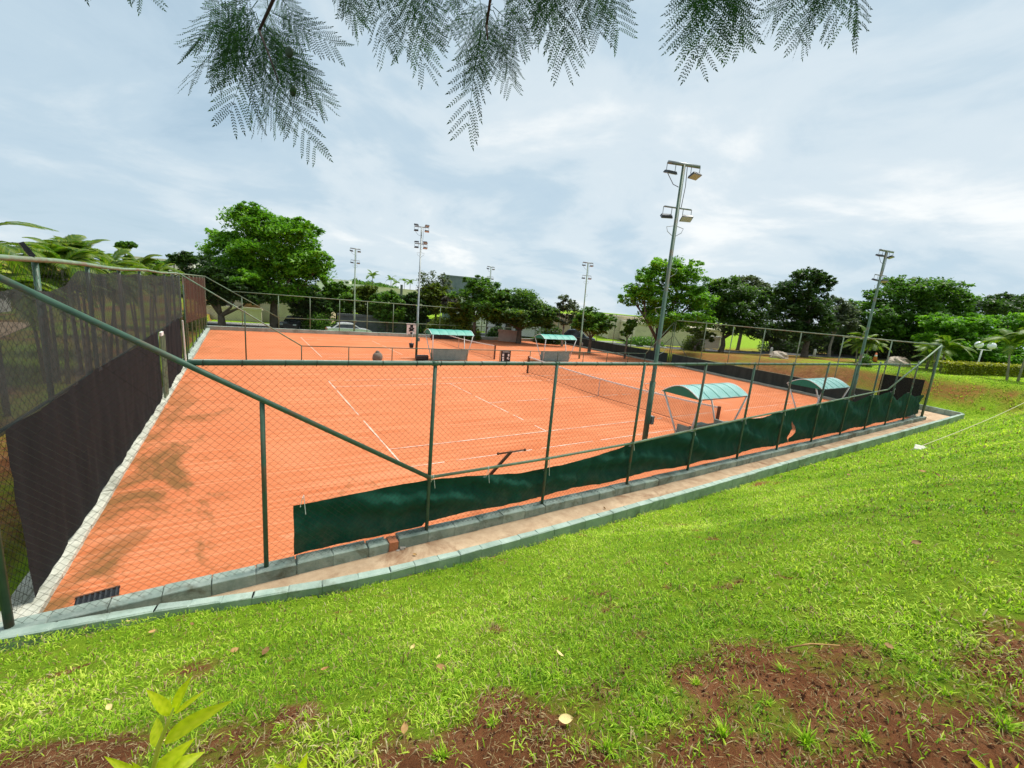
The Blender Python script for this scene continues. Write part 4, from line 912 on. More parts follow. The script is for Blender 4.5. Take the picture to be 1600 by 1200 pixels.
def palm(label, base, hgt, nst, nf, scale, seed, group, spread=.5, bark='bark_pale'):
    rg = random.Random(seed); r_ = thing('palm', label, 'palm', tuple(base), group)
    for s in range(nst):
        a_ = rg.uniform(0, 6.28); off = spread*(s > 0)*rg.uniform(.5, 1); bx, by = off*math.cos(a_), off*math.sin(a_); hh = hgt*rg.uniform(.72, 1.0) if s else hgt
        tx, ty = bx*1.7, by*1.7
        m_ = MB(); m_.tube([(bx, by, -.1), (bx*1.3, by*1.3, hh*.5), (tx, ty, hh)], [.09*scale, .065*scale, .05*scale], 8); o_ = bpy.data.objects.new('trunk', m_.data('trunk', bark, smooth=True)); link(o_, r_)
        for k in range(nf):
            o_ = bpy.data.objects.new('frond', FR[rg.randrange(4)]); link(o_, r_); o_.location = (tx, ty, hh-.05)
            o_.rotation_euler = (rg.uniform(-.25, .95), rg.uniform(-.3, .3), 2*math.pi*k/nf+rg.uniform(-.3, .3)); q = scale*rg.uniform(.8, 1.15); o_.scale = (q, q, q)
    return r_
def palm_at(label, px, py, depth, nst, nf, scale, seed, group, **kw):
    c = at(px, py, depth); z0 = float(height(c[0], c[1])); return palm(label, (c[0], c[1], z0), max(.4, c[2]-z0), nst, nf, scale, seed, group, **kw)
GP = 'palms behind the left shade net'
for i, (px, py, D, sc, nst, lb) in enumerate([(-28, 388, 10.5, .8, 2, 'palm with a long arching frond at the left edge'), (70, 408, 14, .75, 4, 'yellowish palm clump left of the dense palm'), (124, 402, 15.5, .72, 5, 'dense green palm clump behind the sagging net'),
        (172, 414, 19, .78, 4, 'low palm clump behind the middle of the black net'), (218, 420, 24, .8, 4, 'pale palm clump near the end of the black net'), (255, 428, 30, .8, 3, 'small palm clump by the brown net')]):
    palm_at(lb, px, py, D, nst+1, 13, sc*.9, 60+i, GP, spread=.6)
GR = 'palms by the road on the right'
palm_at('leafy palm by the road left of the orange cone', 1352, 533, 36, 3, 11, .85, 80, GR, spread=.3)
palm_at('palm behind the right corner of the near fence', 1478, 545, 31, 2, 11, .85, 81, GR)
palm_at('low yellowish palm left of the fence corner', 1452, 556, 33, 2, 9, .7, 82, GR)
palm_at('drooping palm cut by the right picture edge', 1612, 528, 27, 2, 11, .85, 83, GR)
for i, (px, py, D, sc, lb) in enumerate([(582, 433, 210, 2.6, 'lone distant palm on the hill top'), (611, 438, 220, 2.0, 'distant palm left of the tall dark mast'), (619, 443, 230, 1.5, 'smallest distant palm beside the mast'), (632, 440, 225, 1.8, 'distant palm right of the tall dark mast'), (641, 443, 220, 2.2, 'wide distant palm above the pale roofs')]):
    c = at(px, py, D); palm(lb, (c[0], c[1], c[2]-7), 7, 1, 9, sc, 90+i, 'distant palms on the ridge', bark='bark')

# ------------------------------------------------------------------ houses and walls behind
def house(name, label, c, size, ang, wmat, roof='flat', rmat='roof_tile', wins=(), door=None, cat='house', group=None):
    """c = middle of the front foot line; size (w,d,h); wins (u,v,w,h) on the front, u from middle"""
    w_, d, h_ = size; r_ = thing(name, label, cat, c, group); r_.rotation_euler = (0, 0, ang); 
    def add(nm, mb, mat, par=r_): return link(bpy.data.objects.new(nm, mb.data(nm, mat)), par)
    add('wall', MB().box((0, d/2, h_/2), (w_, d, h_)), wmat)
    if roof == 'flat': add('parapet', MB().box((0, d/2, h_+.12), (w_+.2, d+.2, .24)), wmat)
    else:
        rf = add('roof', MB().prism([(-w_/2-.4, h_), (w_/2+.4, h_), (w_/2+.4, h_+.12), (0, h_+roof), (-w_/2-.4, h_+.12)], -.5, d+.5), rmat)
    for (u, v, a_, b_) in wins:
        f_ = add('window', MB().box((u, -.03, v), (a_+.16, .10, b_+.16)), 'white_paint'); add('pane', MB().box((u, -.07, v), (a_, .06, b_)), 'window_dark', f_)
    if door:
        u, a_, b_, mt = door; dd = add('door', MB().box((u, -.04, b_/2), (a_, .12, b_)), mt)
        for k in range(4): add('board', MB().box((u, -.11, b_*(.14+.24*k)), (a_*.94, .03, b_*.21)), mt, dd)
    return r_
def H(px, py, depth): c = at(px, py, depth); return (c[0], c[1], float(height(c[0], c[1]))-.05)
house('house', 'cream house with tiled roof and wooden gate behind the leaning tree', H(408, 500, 52), (9, 7, 3.3), -.35, 'wall_cream', 1.7, 'roof_tile', [(-3.6, 1.9, 1.2, 1.0)], (-1.0, 1.8, 2.5, 'wood'))
house('house', 'tan house with dark arch openings behind the black car', H(465, 500, 56), (8, 6, 3.4), -.3, 'wall_tan', 1.4, 'roof_tile', [(-2.4, 1.3, 1.4, 1.6), (2.2, 1.3, 1.6, 1.7)], (0, 1.6, 2.3, 'window_dark'))
house('garden_wall', 'low cream wall left of the wooden gate', H(358, 505, 50), (7, .25, 1.5), -.35, 'wall_cream', 'flat', cat='wall')
house('garden_wall', 'long dark grey wall below the street trees', H(640, 505, 47.5), (15, .3, 2.1), -.1, 'wall_dark', 'flat', cat='wall')
house('building', 'slate grey block rising above the street trees', H(724, 470, 75), (6.5, 8, 8.6), -.35, 'wall_slate', 'flat', wins=[(-1.6, 3.0, 1.2, 1.4), (1.4, 3.0, 1.2, 1.4)], cat='building')
house('house', 'white house wall right of the slate block', H(755, 495, 68), (7, 6, 5.2), -.35, 'wall_white', 'flat', wins=[(-2, 3.6, .9, 1.1), (1, 3.6, .9, 1.1)])
house('house', 'white gabled house behind the dome shaped tree', H(795, 505, 60), (6.5, 6, 2.7), -.5, 'wall_white', 1.3, 'roof_pale', [(-1.5, 1.6, .8, .9), (1.4, 1.6, .8, .9)], (0, .9, 2.0, 'window_dark'))
house('house', 'small white house right of the dome shaped tree trunk', H(838, 510, 58), (4.5, 5, 2.4), -.5, 'wall_white', .9, 'roof_pale', [(-1.1, 1.5, .6, .8), (.9, 1.5, .6, .8)])
house('garden_wall', 'pink brick wall panel behind the far fence', H(795, 515, 47), (2.2, .25, 1.2), -.5, 'wall_pink', 'flat', cat='wall')
house('building', 'long cream warehouse behind the park trees', H(1045, 500, 68), (19, 9, 3.6), -.55, 'wall_cream', 'flat', cat='building')
house('building', 'lower cream warehouse wing behind the big park tree', H(1065, 505, 60), (13, 8, 2.6), -.55, 'wall_cream', 'flat', cat='building', wins=[(-3, 1.6, .9, .8), (2, 1.6, .9, .8)])
house('house', 'tan building left of the round tree', H(885, 505, 62), (8, 6, 3.2), -.55, 'wall_tan', 'flat', wins=[(1.5, 1.4, 1.6, 1.6)])
house('garden_wall', 'short white wall beside the park trees', H(1105, 520, 50), (5, .3, 1.5), -.1, 'wall_white', 'flat', cat='wall')
house('house', 'pale house behind the shade net at the left', (-31, 1.0, .5), (10, 6, 3.0), math.pi/2, 'wall_white', 1.2, 'roof_tile', [(-3.2, 1.6, 1.1, 1.0), (1.2, 1.6, 1.4, 1.0)], (-1.0, 1.0, 2.1, 'window_dark'))
house('garden_wall', 'grey rendered wall behind the palms', (-30, 20, .4), (26, .25, 1.8), math.pi/2, 'wall_white', 'flat', cat='wall')
for i, (px, py, D, sz, lb, wm) in enumerate([(540, 461, 200, (26, 10, 8), 'white villa on the hill left of the far pole', 'wall_white'), (522, 455, 215, (14, 8, 9), 'upper white villa beside the big tree crown', 'wall_white'), (655, 474, 190, (36, 10, 8.5), 'long pale building on the ridge', 'wall_cream'), (600, 470, 200, (14, 8, 7.5), 'pale house on the ridge right of the hill', 'wall_white'), (700, 474, 170, (20, 10, 6), 'pale building behind the airy tree', 'wall_cream'), (255, 424, 120, (16, 8, 5), 'white distant house left of the big tree', 'wall_white')]):
    c = at(px, py, D); hh = house('house', lb, (c[0], c[1], c[2]-sz[2]*.35), sz, -.4, wm, 'flat', 'roof_pale', [(u*sz[0]*.28, sz[2]*.68, sz[0]*.09, sz[2]*.14) for u in (-1, 0, 1)], group='distant houses on the ridge')
c = at(627, 462, 180); tag(MB().tube([(c[0], c[1], c[2]-3), (c[0], c[1], c[2]+4.6)], .55, 8).build('mast', 'wall_dark'), 'tall dark mast above the pale ridge houses', 'mast')
# far hill with woods
def hill(name, px, py, depth, rx, ry, hz, mat, n, seed):
    c = at(px, py, depth); rg = np.random.default_rng(seed); m_ = MB(); vs = []; fs = []; nu, nv = 28, 10
    for j in range(nv+1):
        for i in range(nu):
            a_ = 2*math.pi*i/nu; q = 1-j/nv; vs.append((c[0]+math.cos(a_)*rx*q, c[1]+math.sin(a_)*ry*q, c[2]-hz+hz*2*(1-q*q)*.5-6*(j == 0)))
    for j in range(nv):
        for i in range(nu): fs.append((j*nu+i, j*nu+(i+1) % nu, (j+1)*nu+(i+1) % nu, (j+1)*nu+i))
    m_.add(vs, fs); o_ = m_.build('hill', 'ground', None, True); tag(o_, kind='structure')
    a_ = rg.uniform(0, 6.28, n); q = np.sqrt(rg.uniform(0, 1, n)); P_ = np.stack([c[0]+np.cos(a_)*rx*q, c[1]+np.sin(a_)*ry*q, c[2]-hz+hz*(1-q*q)+rg.uniform(-.5, 3.0, n)*vnoise(np.cos(a_)*q*9, np.sin(a_)*q*9, 3)+.3], 1)
    tag(np_mesh('far_wood', quads(P_, 0, .8, .6, rg), 4, mat, None, np.clip(rg.normal(.5, .25, n), 0, 1)), 'distant dark green wood covering the hill', 'wood', kind='stuff')
hill('hill', 575, 444, 260, 34, 26, 9, 'foliage_green', 9000, 4)

# ------------------------------------------------------------------ vehicles
def car(label, c, ang, mat, L_=4.3, W=1.75, Hh=1.45):
    r_ = thing('parked_car', label, 'car', c); r_.rotation_euler = (0, 0, ang)
    def add(nm, mb, mt, par=r_, sm=False): return link(bpy.data.objects.new(nm, mb.data(nm, mt, smooth=sm)), par)
    h2 = L_/2; low = [(-h2, .35), (-h2*.98, .75), (-h2*.8, .88), (-h2*.45, .93), (h2*.55, .93), (h2*.95, .86), (h2, .6), (h2*.98, .32)]
    add('body', MB().prism(low, -W/2, W/2), mat)
    cab = [(-h2*.52, .92), (-h2*.18, Hh-.05), (0, Hh), (h2*.28, Hh), (h2*.5, Hh-.1), (h2*.78, .92)]
    cb_ = MB().prism(cab, -W/2*.86, W/2*.86); cb_.v = [(x, y*(1-.18*max(0, (z-.92)/(Hh-.92))), z) for x, y, z in cb_.v]; add('cabin', cb_, mat)
    for s in (-1, 1):
        add('side_window', MB().add([(-h2*.42, s*W/2*.868, .97), (h2*.66, s*W/2*.868, .97), (h2*.44, s*W/2*.745, Hh-.14), (-h2*.14, s*W/2*.745, Hh-.12)], [(0, 1, 2, 3)]), 'window_dark')
        add('headlight', MB().box((-h2*.97, s*W*.36, .68), (.10, .32, .14)), 'glass_grey'); add('tail_light', MB().box((h2*.985, s*W*.38, .72), (.06, .24, .16)), 'orange_plastic')
        for x in (-h2*.62, h2*.62):
            wh = add('wheel', MB().tube([(x, s*(W/2-.18), .31), (x, s*(W/2+.01), .31)], .31, 16), 'tyre', sm=False); add('rim', MB().tube([(x, s*(W/2+.0), .31), (x, s*(W/2+.02), .31)], .19, 12), 'grey_metal', wh)
    add('windscreen', MB().add([(-h2*.505, -W*.40, .95), (-h2*.505, W*.40, .95), (-h2*.19, W*.36, Hh-.08), (-h2*.19, -W*.36, Hh-.08)], [(0, 1, 2, 3)]), 'window_dark')
    add('rear_window', MB().add([(h2*.775, -W*.40, .95), (h2*.775, W*.40, .95), (h2*.515, W*.35, Hh-.12), (h2*.515, -W*.35, Hh-.12)], [(0, 1, 2, 3)]), 'window_dark')
    return r_
c = at(545, 512, 43); car('white saloon car parked in the street behind the far fence', (c[0], c[1], -.55), math.pi*.98, 'car_white')
c = at(460, 505, 45); car('black car facing the far fence in front of the tan house', (c[0], c[1], -.50), math.pi*.38, 'car_black')
c = at(702, 515, 45); car('dark car half hidden behind the first teal bench', (c[0], c[1], -.55), 0.05, 'car_black')
c = at(902, 520, 52); car('blue grey car parked left of the round tree', (c[0], c[1], float(height(c[0], c[1]))), 2.4, 'car_blue', 4.6, 1.8, 1.7)

# ------------------------------------------------------------------ park furniture on the right
lp = at(1526, 575, 33.5); lz = float(height(lp[0], lp[1])); gl = at(1536, 541, 33.5)
lam = thing('globe_lamp', 'white lamp post with two globes behind the yellow hedge', 'lamp post', (lp[0], lp[1], lz))
tx, ty, tz = gl[0], gl[1], gl[2]-.28; dx, dy = AX_R[0], AX_R[1]
MB().tube([(lp[0], lp[1], lz-.1), (lp[0], lp[1], tz)], [.06, .045], 10).build('post', 'white_paint', lam, True)
MB().tube([(lp[0]-.42*dx, lp[1]-.42*dy, tz), (lp[0]+.75*dx, lp[1]+.75*dy, tz)], .03, 8).build('crossarm', 'white_paint', lam, True)
for s in (-.36, .68):
    MB().tube([(lp[0]+s*dx, lp[1]+s*dy, tz), (lp[0]+s*dx, lp[1]+s*dy, tz+.12)], .06, 10).build('collar', 'white_paint', lam, True)
    MB().ball((lp[0]+s*dx, lp[1]+s*dy, tz+.36), .27, 20, 14).build('globe', 'globe', lam, True)
for px, py, lb in ((1205, 549, 'white bollard by the road left of the boulder tree'), (1272, 556, 'white bollard by the road right of the boulder')):
    c = at(px, py, 43); z0 = float(height(c[0], c[1])); b_ = MB(); b_.tube([(c[0], c[1], z0-.1), (c[0], c[1], z0+.7), (c[0], c[1], z0+.78)], [.13, .12, .06], 12); tag(b_.build('bollard', 'white_paint', None, True), lb, 'bollard', 'white bollards by the road')
c = at(1366, 566, 38); z0 = float(height(c[0], c[1]))+.05; cn = thing('traffic_cone', 'orange traffic cone standing by the road near the palms', 'cone', (c[0], c[1], z0))
MB().tube([(c[0], c[1], z0+.03), (c[0], c[1], z0+.85)], [.2, .05], 12).build('cone', 'orange_plastic', cn, True); MB().box((c[0], c[1], z0+.02), (.5, .5, .05)).build('base', 'black_plastic', cn); MB().tube([(c[0], c[1], z0+.5), (c[0], c[1], z0+.66)], [.118, .088], 12).build('band', 'white_paint', cn, True)
for px, py, D, rx, hz, lb, sd_ in ((1216, 562, 36, .95, .45, 'tan boulder lying on the verge before the road', 5), (1402, 572, 35, 1.15, .60, 'large pale boulder near the fence corner beyond the road', 6)):
    c = at(px, py, D); z0 = float(height(c[0], c[1])); random.seed(sd_); m_ = MB(); m_.ball((c[0], c[1], z0+hz*.25), 1.0, 14, 9, (rx, rx*.7, hz), .16); tag(m_.build('boulder', 'rock'), lb, 'boulder')
# hedge
hr = thing('hedge', 'clipped yellow green hedge below the globe lamp', 'hedge', (25, -6.9, 2.0)); hn = 17000; rg = np.random.default_rng(5)
u = rg.uniform(0, 1, hn); A_ = np.array([25.2, -6.9]); B_ = np.array([46, -11.6]); D_ = (B_-A_); nn = np.array([-D_[1], D_[0]])/np.linalg.norm(D_)
lat = rg.uniform(-.5, .5, hn); vert = rg.uniform(0, 1, hn)**.75; sel = rg.random(hn); lat = np.where(sel < .45, -.5+rg.normal(0, .04, hn), lat); vert = np.where(sel > .6, 1+rg.normal(0, .05, hn), vert)
xy = A_+u[:, None]*D_+lat[:, None]*nn*.9; zz = height(xy[:, 0], xy[:, 1])+.05+vert*.78*(1+.09*(fbm(u*40, u*0, 2)-.5))
np_mesh('foliage', quads(np.stack([xy[:, 0], xy[:, 1], zz], 1), 0, .085, .55, rg), 4, 'hedge_leaf', hr, np.clip(rg.normal(.22, .16, hn)+.5*np.clip(vert-.72, 0, .4)*2*rg.random(hn), 0, 1), (25, -6.9, 2.0))['kind'] = 'stuff'
m_ = MB()
for k in range(40):
    q = A_+D_*(k+.5)/40; z0 = float(height(q[0], q[1])); m_.tube([(q[0], q[1], z0-.05), (q[0]+.1, q[1], z0+.6)], .02, 5)
m_.build('stems', 'bark', hr)['kind'] = 'stuff'
c = at(1345, 588, 31); z0 = float(height(c[0], c[1]))
def shrub(name, label, base, rx, hz, n, mat, seed, leaf=.07):
    rg = np.random.default_rng(seed); r_ = thing(name, label, 'shrub', tuple(base)); d = rg.normal(size=(n, 3)); d /= np.linalg.norm(d, axis=1)[:, None]; d[:, 2] = np.abs(d[:, 2]); q = rg.uniform(.3, 1, n)[:, None]
    P_ = np.array(base)+d*q*[rx, rx, hz]; np_mesh('foliage', quads(P_, 0, leaf, .5, rg), 4, mat, r_, np.clip(rg.normal(.5, .25, n), 0, 1), base)['kind'] = 'stuff'
    m_ = MB()
    for k in range(7): a_ = k*.9; m_.tube([base, (base[0]+rx*.6*math.cos(a_), base[1]+rx*.6*math.sin(a_), base[2]+hz*.7)], .02, 5)
    m_.build('stems', 'bark', r_)
shrub('shrub', 'small green bush on the bank behind the right fence', (c[0], c[1], z0), .55, 1.0, 1500, 'foliage_green', 3)
c = at(1085, 527, 47); shrub('shrub', 'rounded pale green bush under the park trees', (c[0], c[1], float(height(c[0], c[1]))), 1.3, 2.0, 2500, 'foliage_yellow', 4, .12)
c = at(1235, 538, 50); shrub('shrub', 'dark bush behind the road by the bollards', (c[0], c[1], float(height(c[0], c[1]))), 3.5, 2.6, 6000, 'foliage_dark', 6, .16)
c = at(1330, 545, 50); shrub('shrub', 'dark bush behind the leafy palm', (c[0], c[1], float(height(c[0], c[1]))), 3.5, 2.6, 6000, 'foliage_dark', 7, .16)
c = at(1410, 550, 48); shrub('shrub', 'dark bush behind the pale boulder', (c[0], c[1], float(height(c[0], c[1]))), 4.0, 2.8, 6000, 'foliage_dark', 8, .16)
c = at(1530, 556, 44); shrub('shrub', 'dark bush filling the gap behind the hedge', (c[0], c[1], float(height(c[0], c[1]))), 5.0, 2.6, 8000, 'foliage_dark', 9, .16)
c = at(290, 505, 33); shrub('shrub', 'yellow green bush behind the rusty brown net', (c[0], c[1], float(height(c[0], c[1]))), 1.2, 1.6, 2500, 'foliage_yellow', 10, .09)

for i, (px, D, rx, hz, mt, lb) in enumerate([(500, 46, 2.2, 2.4, 'foliage_green', 'green bush behind the boot of the white car'), (560, 48, 2.4, 2.6, 'foliage_dark', 'dark bush behind the bonnet of the white car'), (600, 48, 2.2, 3.0, 'foliage_green', 'green bush rising over the dark wall on its left'), (648, 49, 2.4, 3.2, 'foliage_green', 'green bush rising over the dark wall by the eight lamp pole'), (690, 47, 2.0, 2.4, 'foliage_yellow', 'yellow green bush behind the first teal bench'), (728, 46, 1.8, 2.2, 'foliage_yellow', 'yellow green bush left of the layered tree trunk'), (778, 50, 1.4, 1.6, 'foliage_dark', 'clipped dark bush before the white gabled house'), (860, 50, 2.0, 2.4, 'foliage_dark', 'dark bush right of the dome shaped tree'), (1010, 52, 2.6, 1.2, 'foliage_green', 'low green bank of bushes before the warehouse')]):
    c = at(px, 515, D); shrub('shrub', lb, (c[0], c[1], float(height(c[0], c[1]))), rx, hz, 4200, mt, 120+i, .14)

# ------------------------------------------------------------------ grass, litter and weeds on the bank
def ground_hit(px, py):
    d = (px-800)/FPX*AX_R-(py-600)/FPX*AX_U+AX_F; t_ = .5
    while t_ < 60:
        p_ = CAM+d*t_
        if p_[2] < float(height(p_[0], p_[1])): break
        t_ += .02*max(1, t_*.4)
    return p_[0], p_[1], float(height(p_[0], p_[1]))
def blades(n, x0, x1, y0, y1, dmin, dmax, length, width, seed, bend=True):
    rg = np.random.default_rng(seed); x = rg.uniform(x0, x1, n); y = rg.uniform(y0, y1, n); d = np.hypot(x-CAM[0], y-CAM[1])
    fw = (x-CAM[0])*AX_F[0]+(y-CAM[1])*AX_F[1]; lt = np.abs((x-CAM[0])*AX_R[0]+(y-CAM[1])*AX_R[1])
    lm = lawn_mask(x, y); ky = (y < np.interp(x, WALL_X, WALL_Y)-.09)
    ky |= (x > 20.8)
    clump = np.clip((fbm(x*7, y*7, 61, 3)-.25)*3, .15, 1)
    keep = (d > dmin) & (d < dmax) & (fw > .35) & (lt < fw*1.35+.8) & ky & (rg.random(n) < np.clip(lm**1.4*1.15, .22*np.clip((fbm(x*2.6, y*2.6, 66, 3)-.40)*9, .15, 2.2), 1)*clump)
    x, y, lm = x[keep], y[keep], lm[keep]; n = len(x); z = height(x, y); yaw = rg.uniform(0, 6.283, n); tilt = rg.uniform(.15, 1.25, n)
    L_ = length*rg.uniform(.5, 1.4, n)*(.7+.5*fbm(x*2.2, y*2.2, 71, 3)); W_ = width*rg.uniform(.7, 1.3, n)
    dh = np.stack([np.cos(yaw)*np.sin(tilt), np.sin(yaw)*np.sin(tilt), np.cos(tilt)], 1); sd_ = np.stack([-np.sin(yaw), np.cos(yaw), np.zeros(n)], 1)*W_[:, None]/2
    p0 = np.stack([x, y, z-.004], 1); p1 = p0+dh*L_[:, None]*.55; p2 = p1+(dh*[1, 1, .35]+[0, 0, -.10])*L_[:, None]*.5
    tint = np.clip(.02+.95*fbm(x*.8, y*.8, 81, 4)+rg.normal(0, .24, n)+.35*(fbm(x*5, y*5, 91)-.5), 0, 1)
    dry = (rg.random(n) < np.clip(.11+.34*(1-lm), 0, .5)*(.5+1.2*fbm(x*1.2, y*1.2, 95, 3)))
    q1 = np.stack([p0-sd_*.6, p1-sd_, p1+sd_, p0+sd_*.6], 1); q2 = np.stack([p1-sd_, p2-sd_*.08, p2+sd_*.08, p1+sd_], 1)
    return q1, q2, tint, dry
GQ = []; GT = []; DQ = []; DT = []
for a_ in [(600000, -21, -9, -16, -8.8, .5, 3.6, .056, .0056, 1), (400000, -24, -2, -16, -8.8, 3.4, 7.5, .060, .0082, 2), (260000, -24, 8, -17, -9.75, 7, 14, .070, .013, 3), (160000, -5, 40, -17, -2, 13, 48, .10, .028, 4)]:
    q1, q2, tt, dry = blades(*a_)
    GQ += [q1[~dry], q2[~dry]]; GT += [tt[~dry]]*2; DQ += [q1[dry], q2[dry]]; DT += [tt[dry]]*2
tag(np_mesh('grass', np.concatenate(GQ), 4, 'grass_blade', None, np.concatenate(GT)), 'short bright green grass covering the bank', 'grass', kind='stuff')
tag(np_mesh('dry_grass', np.concatenate(DQ), 4, 'dry_blade', None, np.concatenate(DT)), 'dry straw coloured grass blades among the green', 'grass', kind='stuff')
# soil crumbs
rg = np.random.default_rng(9); n = 26000; x = rg.uniform(-18.5, -11.5, n); y = rg.uniform(-15.4, -12.2, n); k = rg.random(n) > lawn_mask(x, y)+.1; x, y = x[k], y[k]; n = len(x)
s = (.003+.010*rg.random(n)**3)[:, None]; P_ = np.stack([x, y, height(x, y)+s[:, 0]*.4], 1); V = []
dirs = np.array([[1, 0, -.4], [-.5, .87, -.4], [-.5, -.87, -.4], [0, 0, 1]])+rg.normal(0, .25, (n, 4, 3))
pp = P_[:, None, :]+dirs*s[:, None, :]; tri = np.concatenate([pp[:, [0, 1, 3]], pp[:, [1, 2, 3]], pp[:, [2, 0, 3]]])
m_, t, b, o = new_mat('crumb'); p = pos(t); t.links.new(tramp(t, tnoise(t, p, 40, 3, .6), [(.3, (.07, .024, .010)), (.6, (.16, .060, .026)), (.8, (.28, .14, .07))]), b.inputs['Base Color']); b.inputs['Roughness'].default_value = 1
tag(np_mesh('soil_crumbs', tri, 3, 'crumb'), 'crumbs of bare red soil in the foreground', 'soil', kind='stuff')
n = 60000; rg = np.random.default_rng(19); x = rg.uniform(-18.5, -11.0, n); y = rg.uniform(-15.6, -11.5, n); k = rg.random(n) > lawn_mask(x, y)*1.05+.12; x, y = x[k], y[k]; n = len(x)
yaw = rg.uniform(0, 6.283, n); L_ = rg.uniform(.008, .045, n); d = np.stack([np.cos(yaw), np.sin(yaw), rg.normal(0, .25, n)], 1)*L_[:, None]; sd_ = np.stack([-np.sin(yaw), np.cos(yaw), rg.normal(0, .3, n)], 1)*.0014
p0 = np.stack([x, y, height(x, y)+rg.uniform(.003, .014, n)], 1); tag(np_mesh('straw_litter', np.stack([p0-sd_, p0+d-sd_*.5, p0+d+sd_*.5, p0+sd_], 1), 4, 'dry_blade', None, np.clip(rg.normal(.35, .3, n), 0, 1)), 'bits of straw and dead grass strewn on the bare soil', 'straw', kind='stuff')
# taller tufts and weeds, each a plant
def tuft(label, px, py, n, length, mat, seed, group, width=.006, spread=.5):
    x, y, z = ground_hit(px, py); rg = np.random.default_rng(seed); r0 = rg.normal(0, .010, (n, 2)); yaw = rg.uniform(0, 6.283, n); tl = np.abs(rg.normal(0, spread, n))+.1; L_ = length*rg.uniform(.5, 1.2, n)
    d = np.stack([np.cos(yaw)*np.sin(tl), np.sin(yaw)*np.sin(tl), np.cos(tl)], 1); sd_ = np.stack([-np.sin(yaw), np.cos(yaw), 0*yaw], 1)*width/2
    p0 = np.stack([r0[:, 0], r0[:, 1], 0*yaw-.01], 1); p1 = p0+d*L_[:, None]*.55; p2 = p1+(d*[1.2, 1.2, .5])*L_[:, None]*.5
    q = np.concatenate([np.stack([p0-sd_*.7, p1-sd_, p1+sd_, p0+sd_*.7], 1), np.stack([p1-sd_, p2-sd_*.08, p2+sd_*.08, p1+sd_], 1)])
    o_ = np_mesh('grass_tuft', q, 4, mat, None, np.concatenate([np.clip(rg.normal(.5, .2, n), 0, 1)]*2)); o_.location = (x, y, z); tag(o_, label, 'grass tuft', group)
tf = [(560, 1150, 60, .085, 'upright olive grass tuft left of the pale leaf', .22), (770, 1135, 40, .06, 'leafy grass tuft left of the pale dry leaf', .7), (1020, 1130, 40, .07, 'grass tuft at the right of the pale dry leaf', .7), (1130, 1150, 60, .09, 'larger grass tuft on the bare soil right of centre', .7),
      (1260, 1165, 60, .085, 'bushy grass tuft on the bare soil near the bottom right', .5), (1090, 1070, 40, .06, 'spiky pale tuft at the edge of the bare soil', .8), (1225, 1050, 40, .06, 'small tuft below the fallen stick', .8), (1350, 1160, 40, .07, 'low tuft in dark soil at bottom right', .7),
      (1200, 1105, 30, .05, 'small bright tuft in the middle of the bare soil', .7), (1565, 1140, 60, .08, 'dense tuft near the bottom right corner', .5), (150, 1150, 40, .06, 'grass tuft left of the yellow green shoot', .8), (440, 1140, 40, .06, 'grass tuft right of the yellow green shoot', .8), (690, 1185, 50, .08, 'grass tuft at the bottom middle edge', .4), (950, 1175, 60, .09, 'long bladed tuft at the bottom centre edge', .6), (1480, 1090, 40, .06, 'broad tuft on the soil at the right', .8), (870, 1060, 40, .06, 'tuft at the soil edge above the pale leaf', .7)]
for i, (px, py, n, L_, lb, sp) in enumerate(tf): tuft(lb, px, py, n, L_, 'grass_blade', 200+i, 'grass tufts on the bare soil', spread=sp)
# fallen leaves and a stick
def fallen(label, px, py, size, mat, seed):
    x, y, z = ground_hit(px, py); rr = random.Random(seed); vs = []; fs = []; n = 8
    for i in range(n+1):
        t_ = i/n; w_ = math.sin(math.pi*min(1, .04+.96*t_))**.8*.34*(1-.25*t_); cz = .22*(t_-.5)**2
        for s in (-1, 0, 1): vs.append((size*(t_-.5), size*w_*s, size*(cz+.12*abs(s)+rr.uniform(-.02, .02))))
    for i in range(n):
        for k in (0, 1): fs.append((i*3+k, i*3+k+1, i*3+k+4, i*3+k+3))
    m_ = MB(); m_.add(vs, fs); m_.tube([(-size*.5, 0, size*.05), (-size*.75, size*.05, size*.02)], size*.015, 4); o_ = m_.build('fallen_leaf', mat, None, True)
    o_.location = (x, y, z+.035); o_.rotation_euler = (rr.uniform(-.4, .4), rr.uniform(-.4, .4), rr.uniform(0, 6.28)); tag(o_, label, 'leaf', 'fallen leaves')
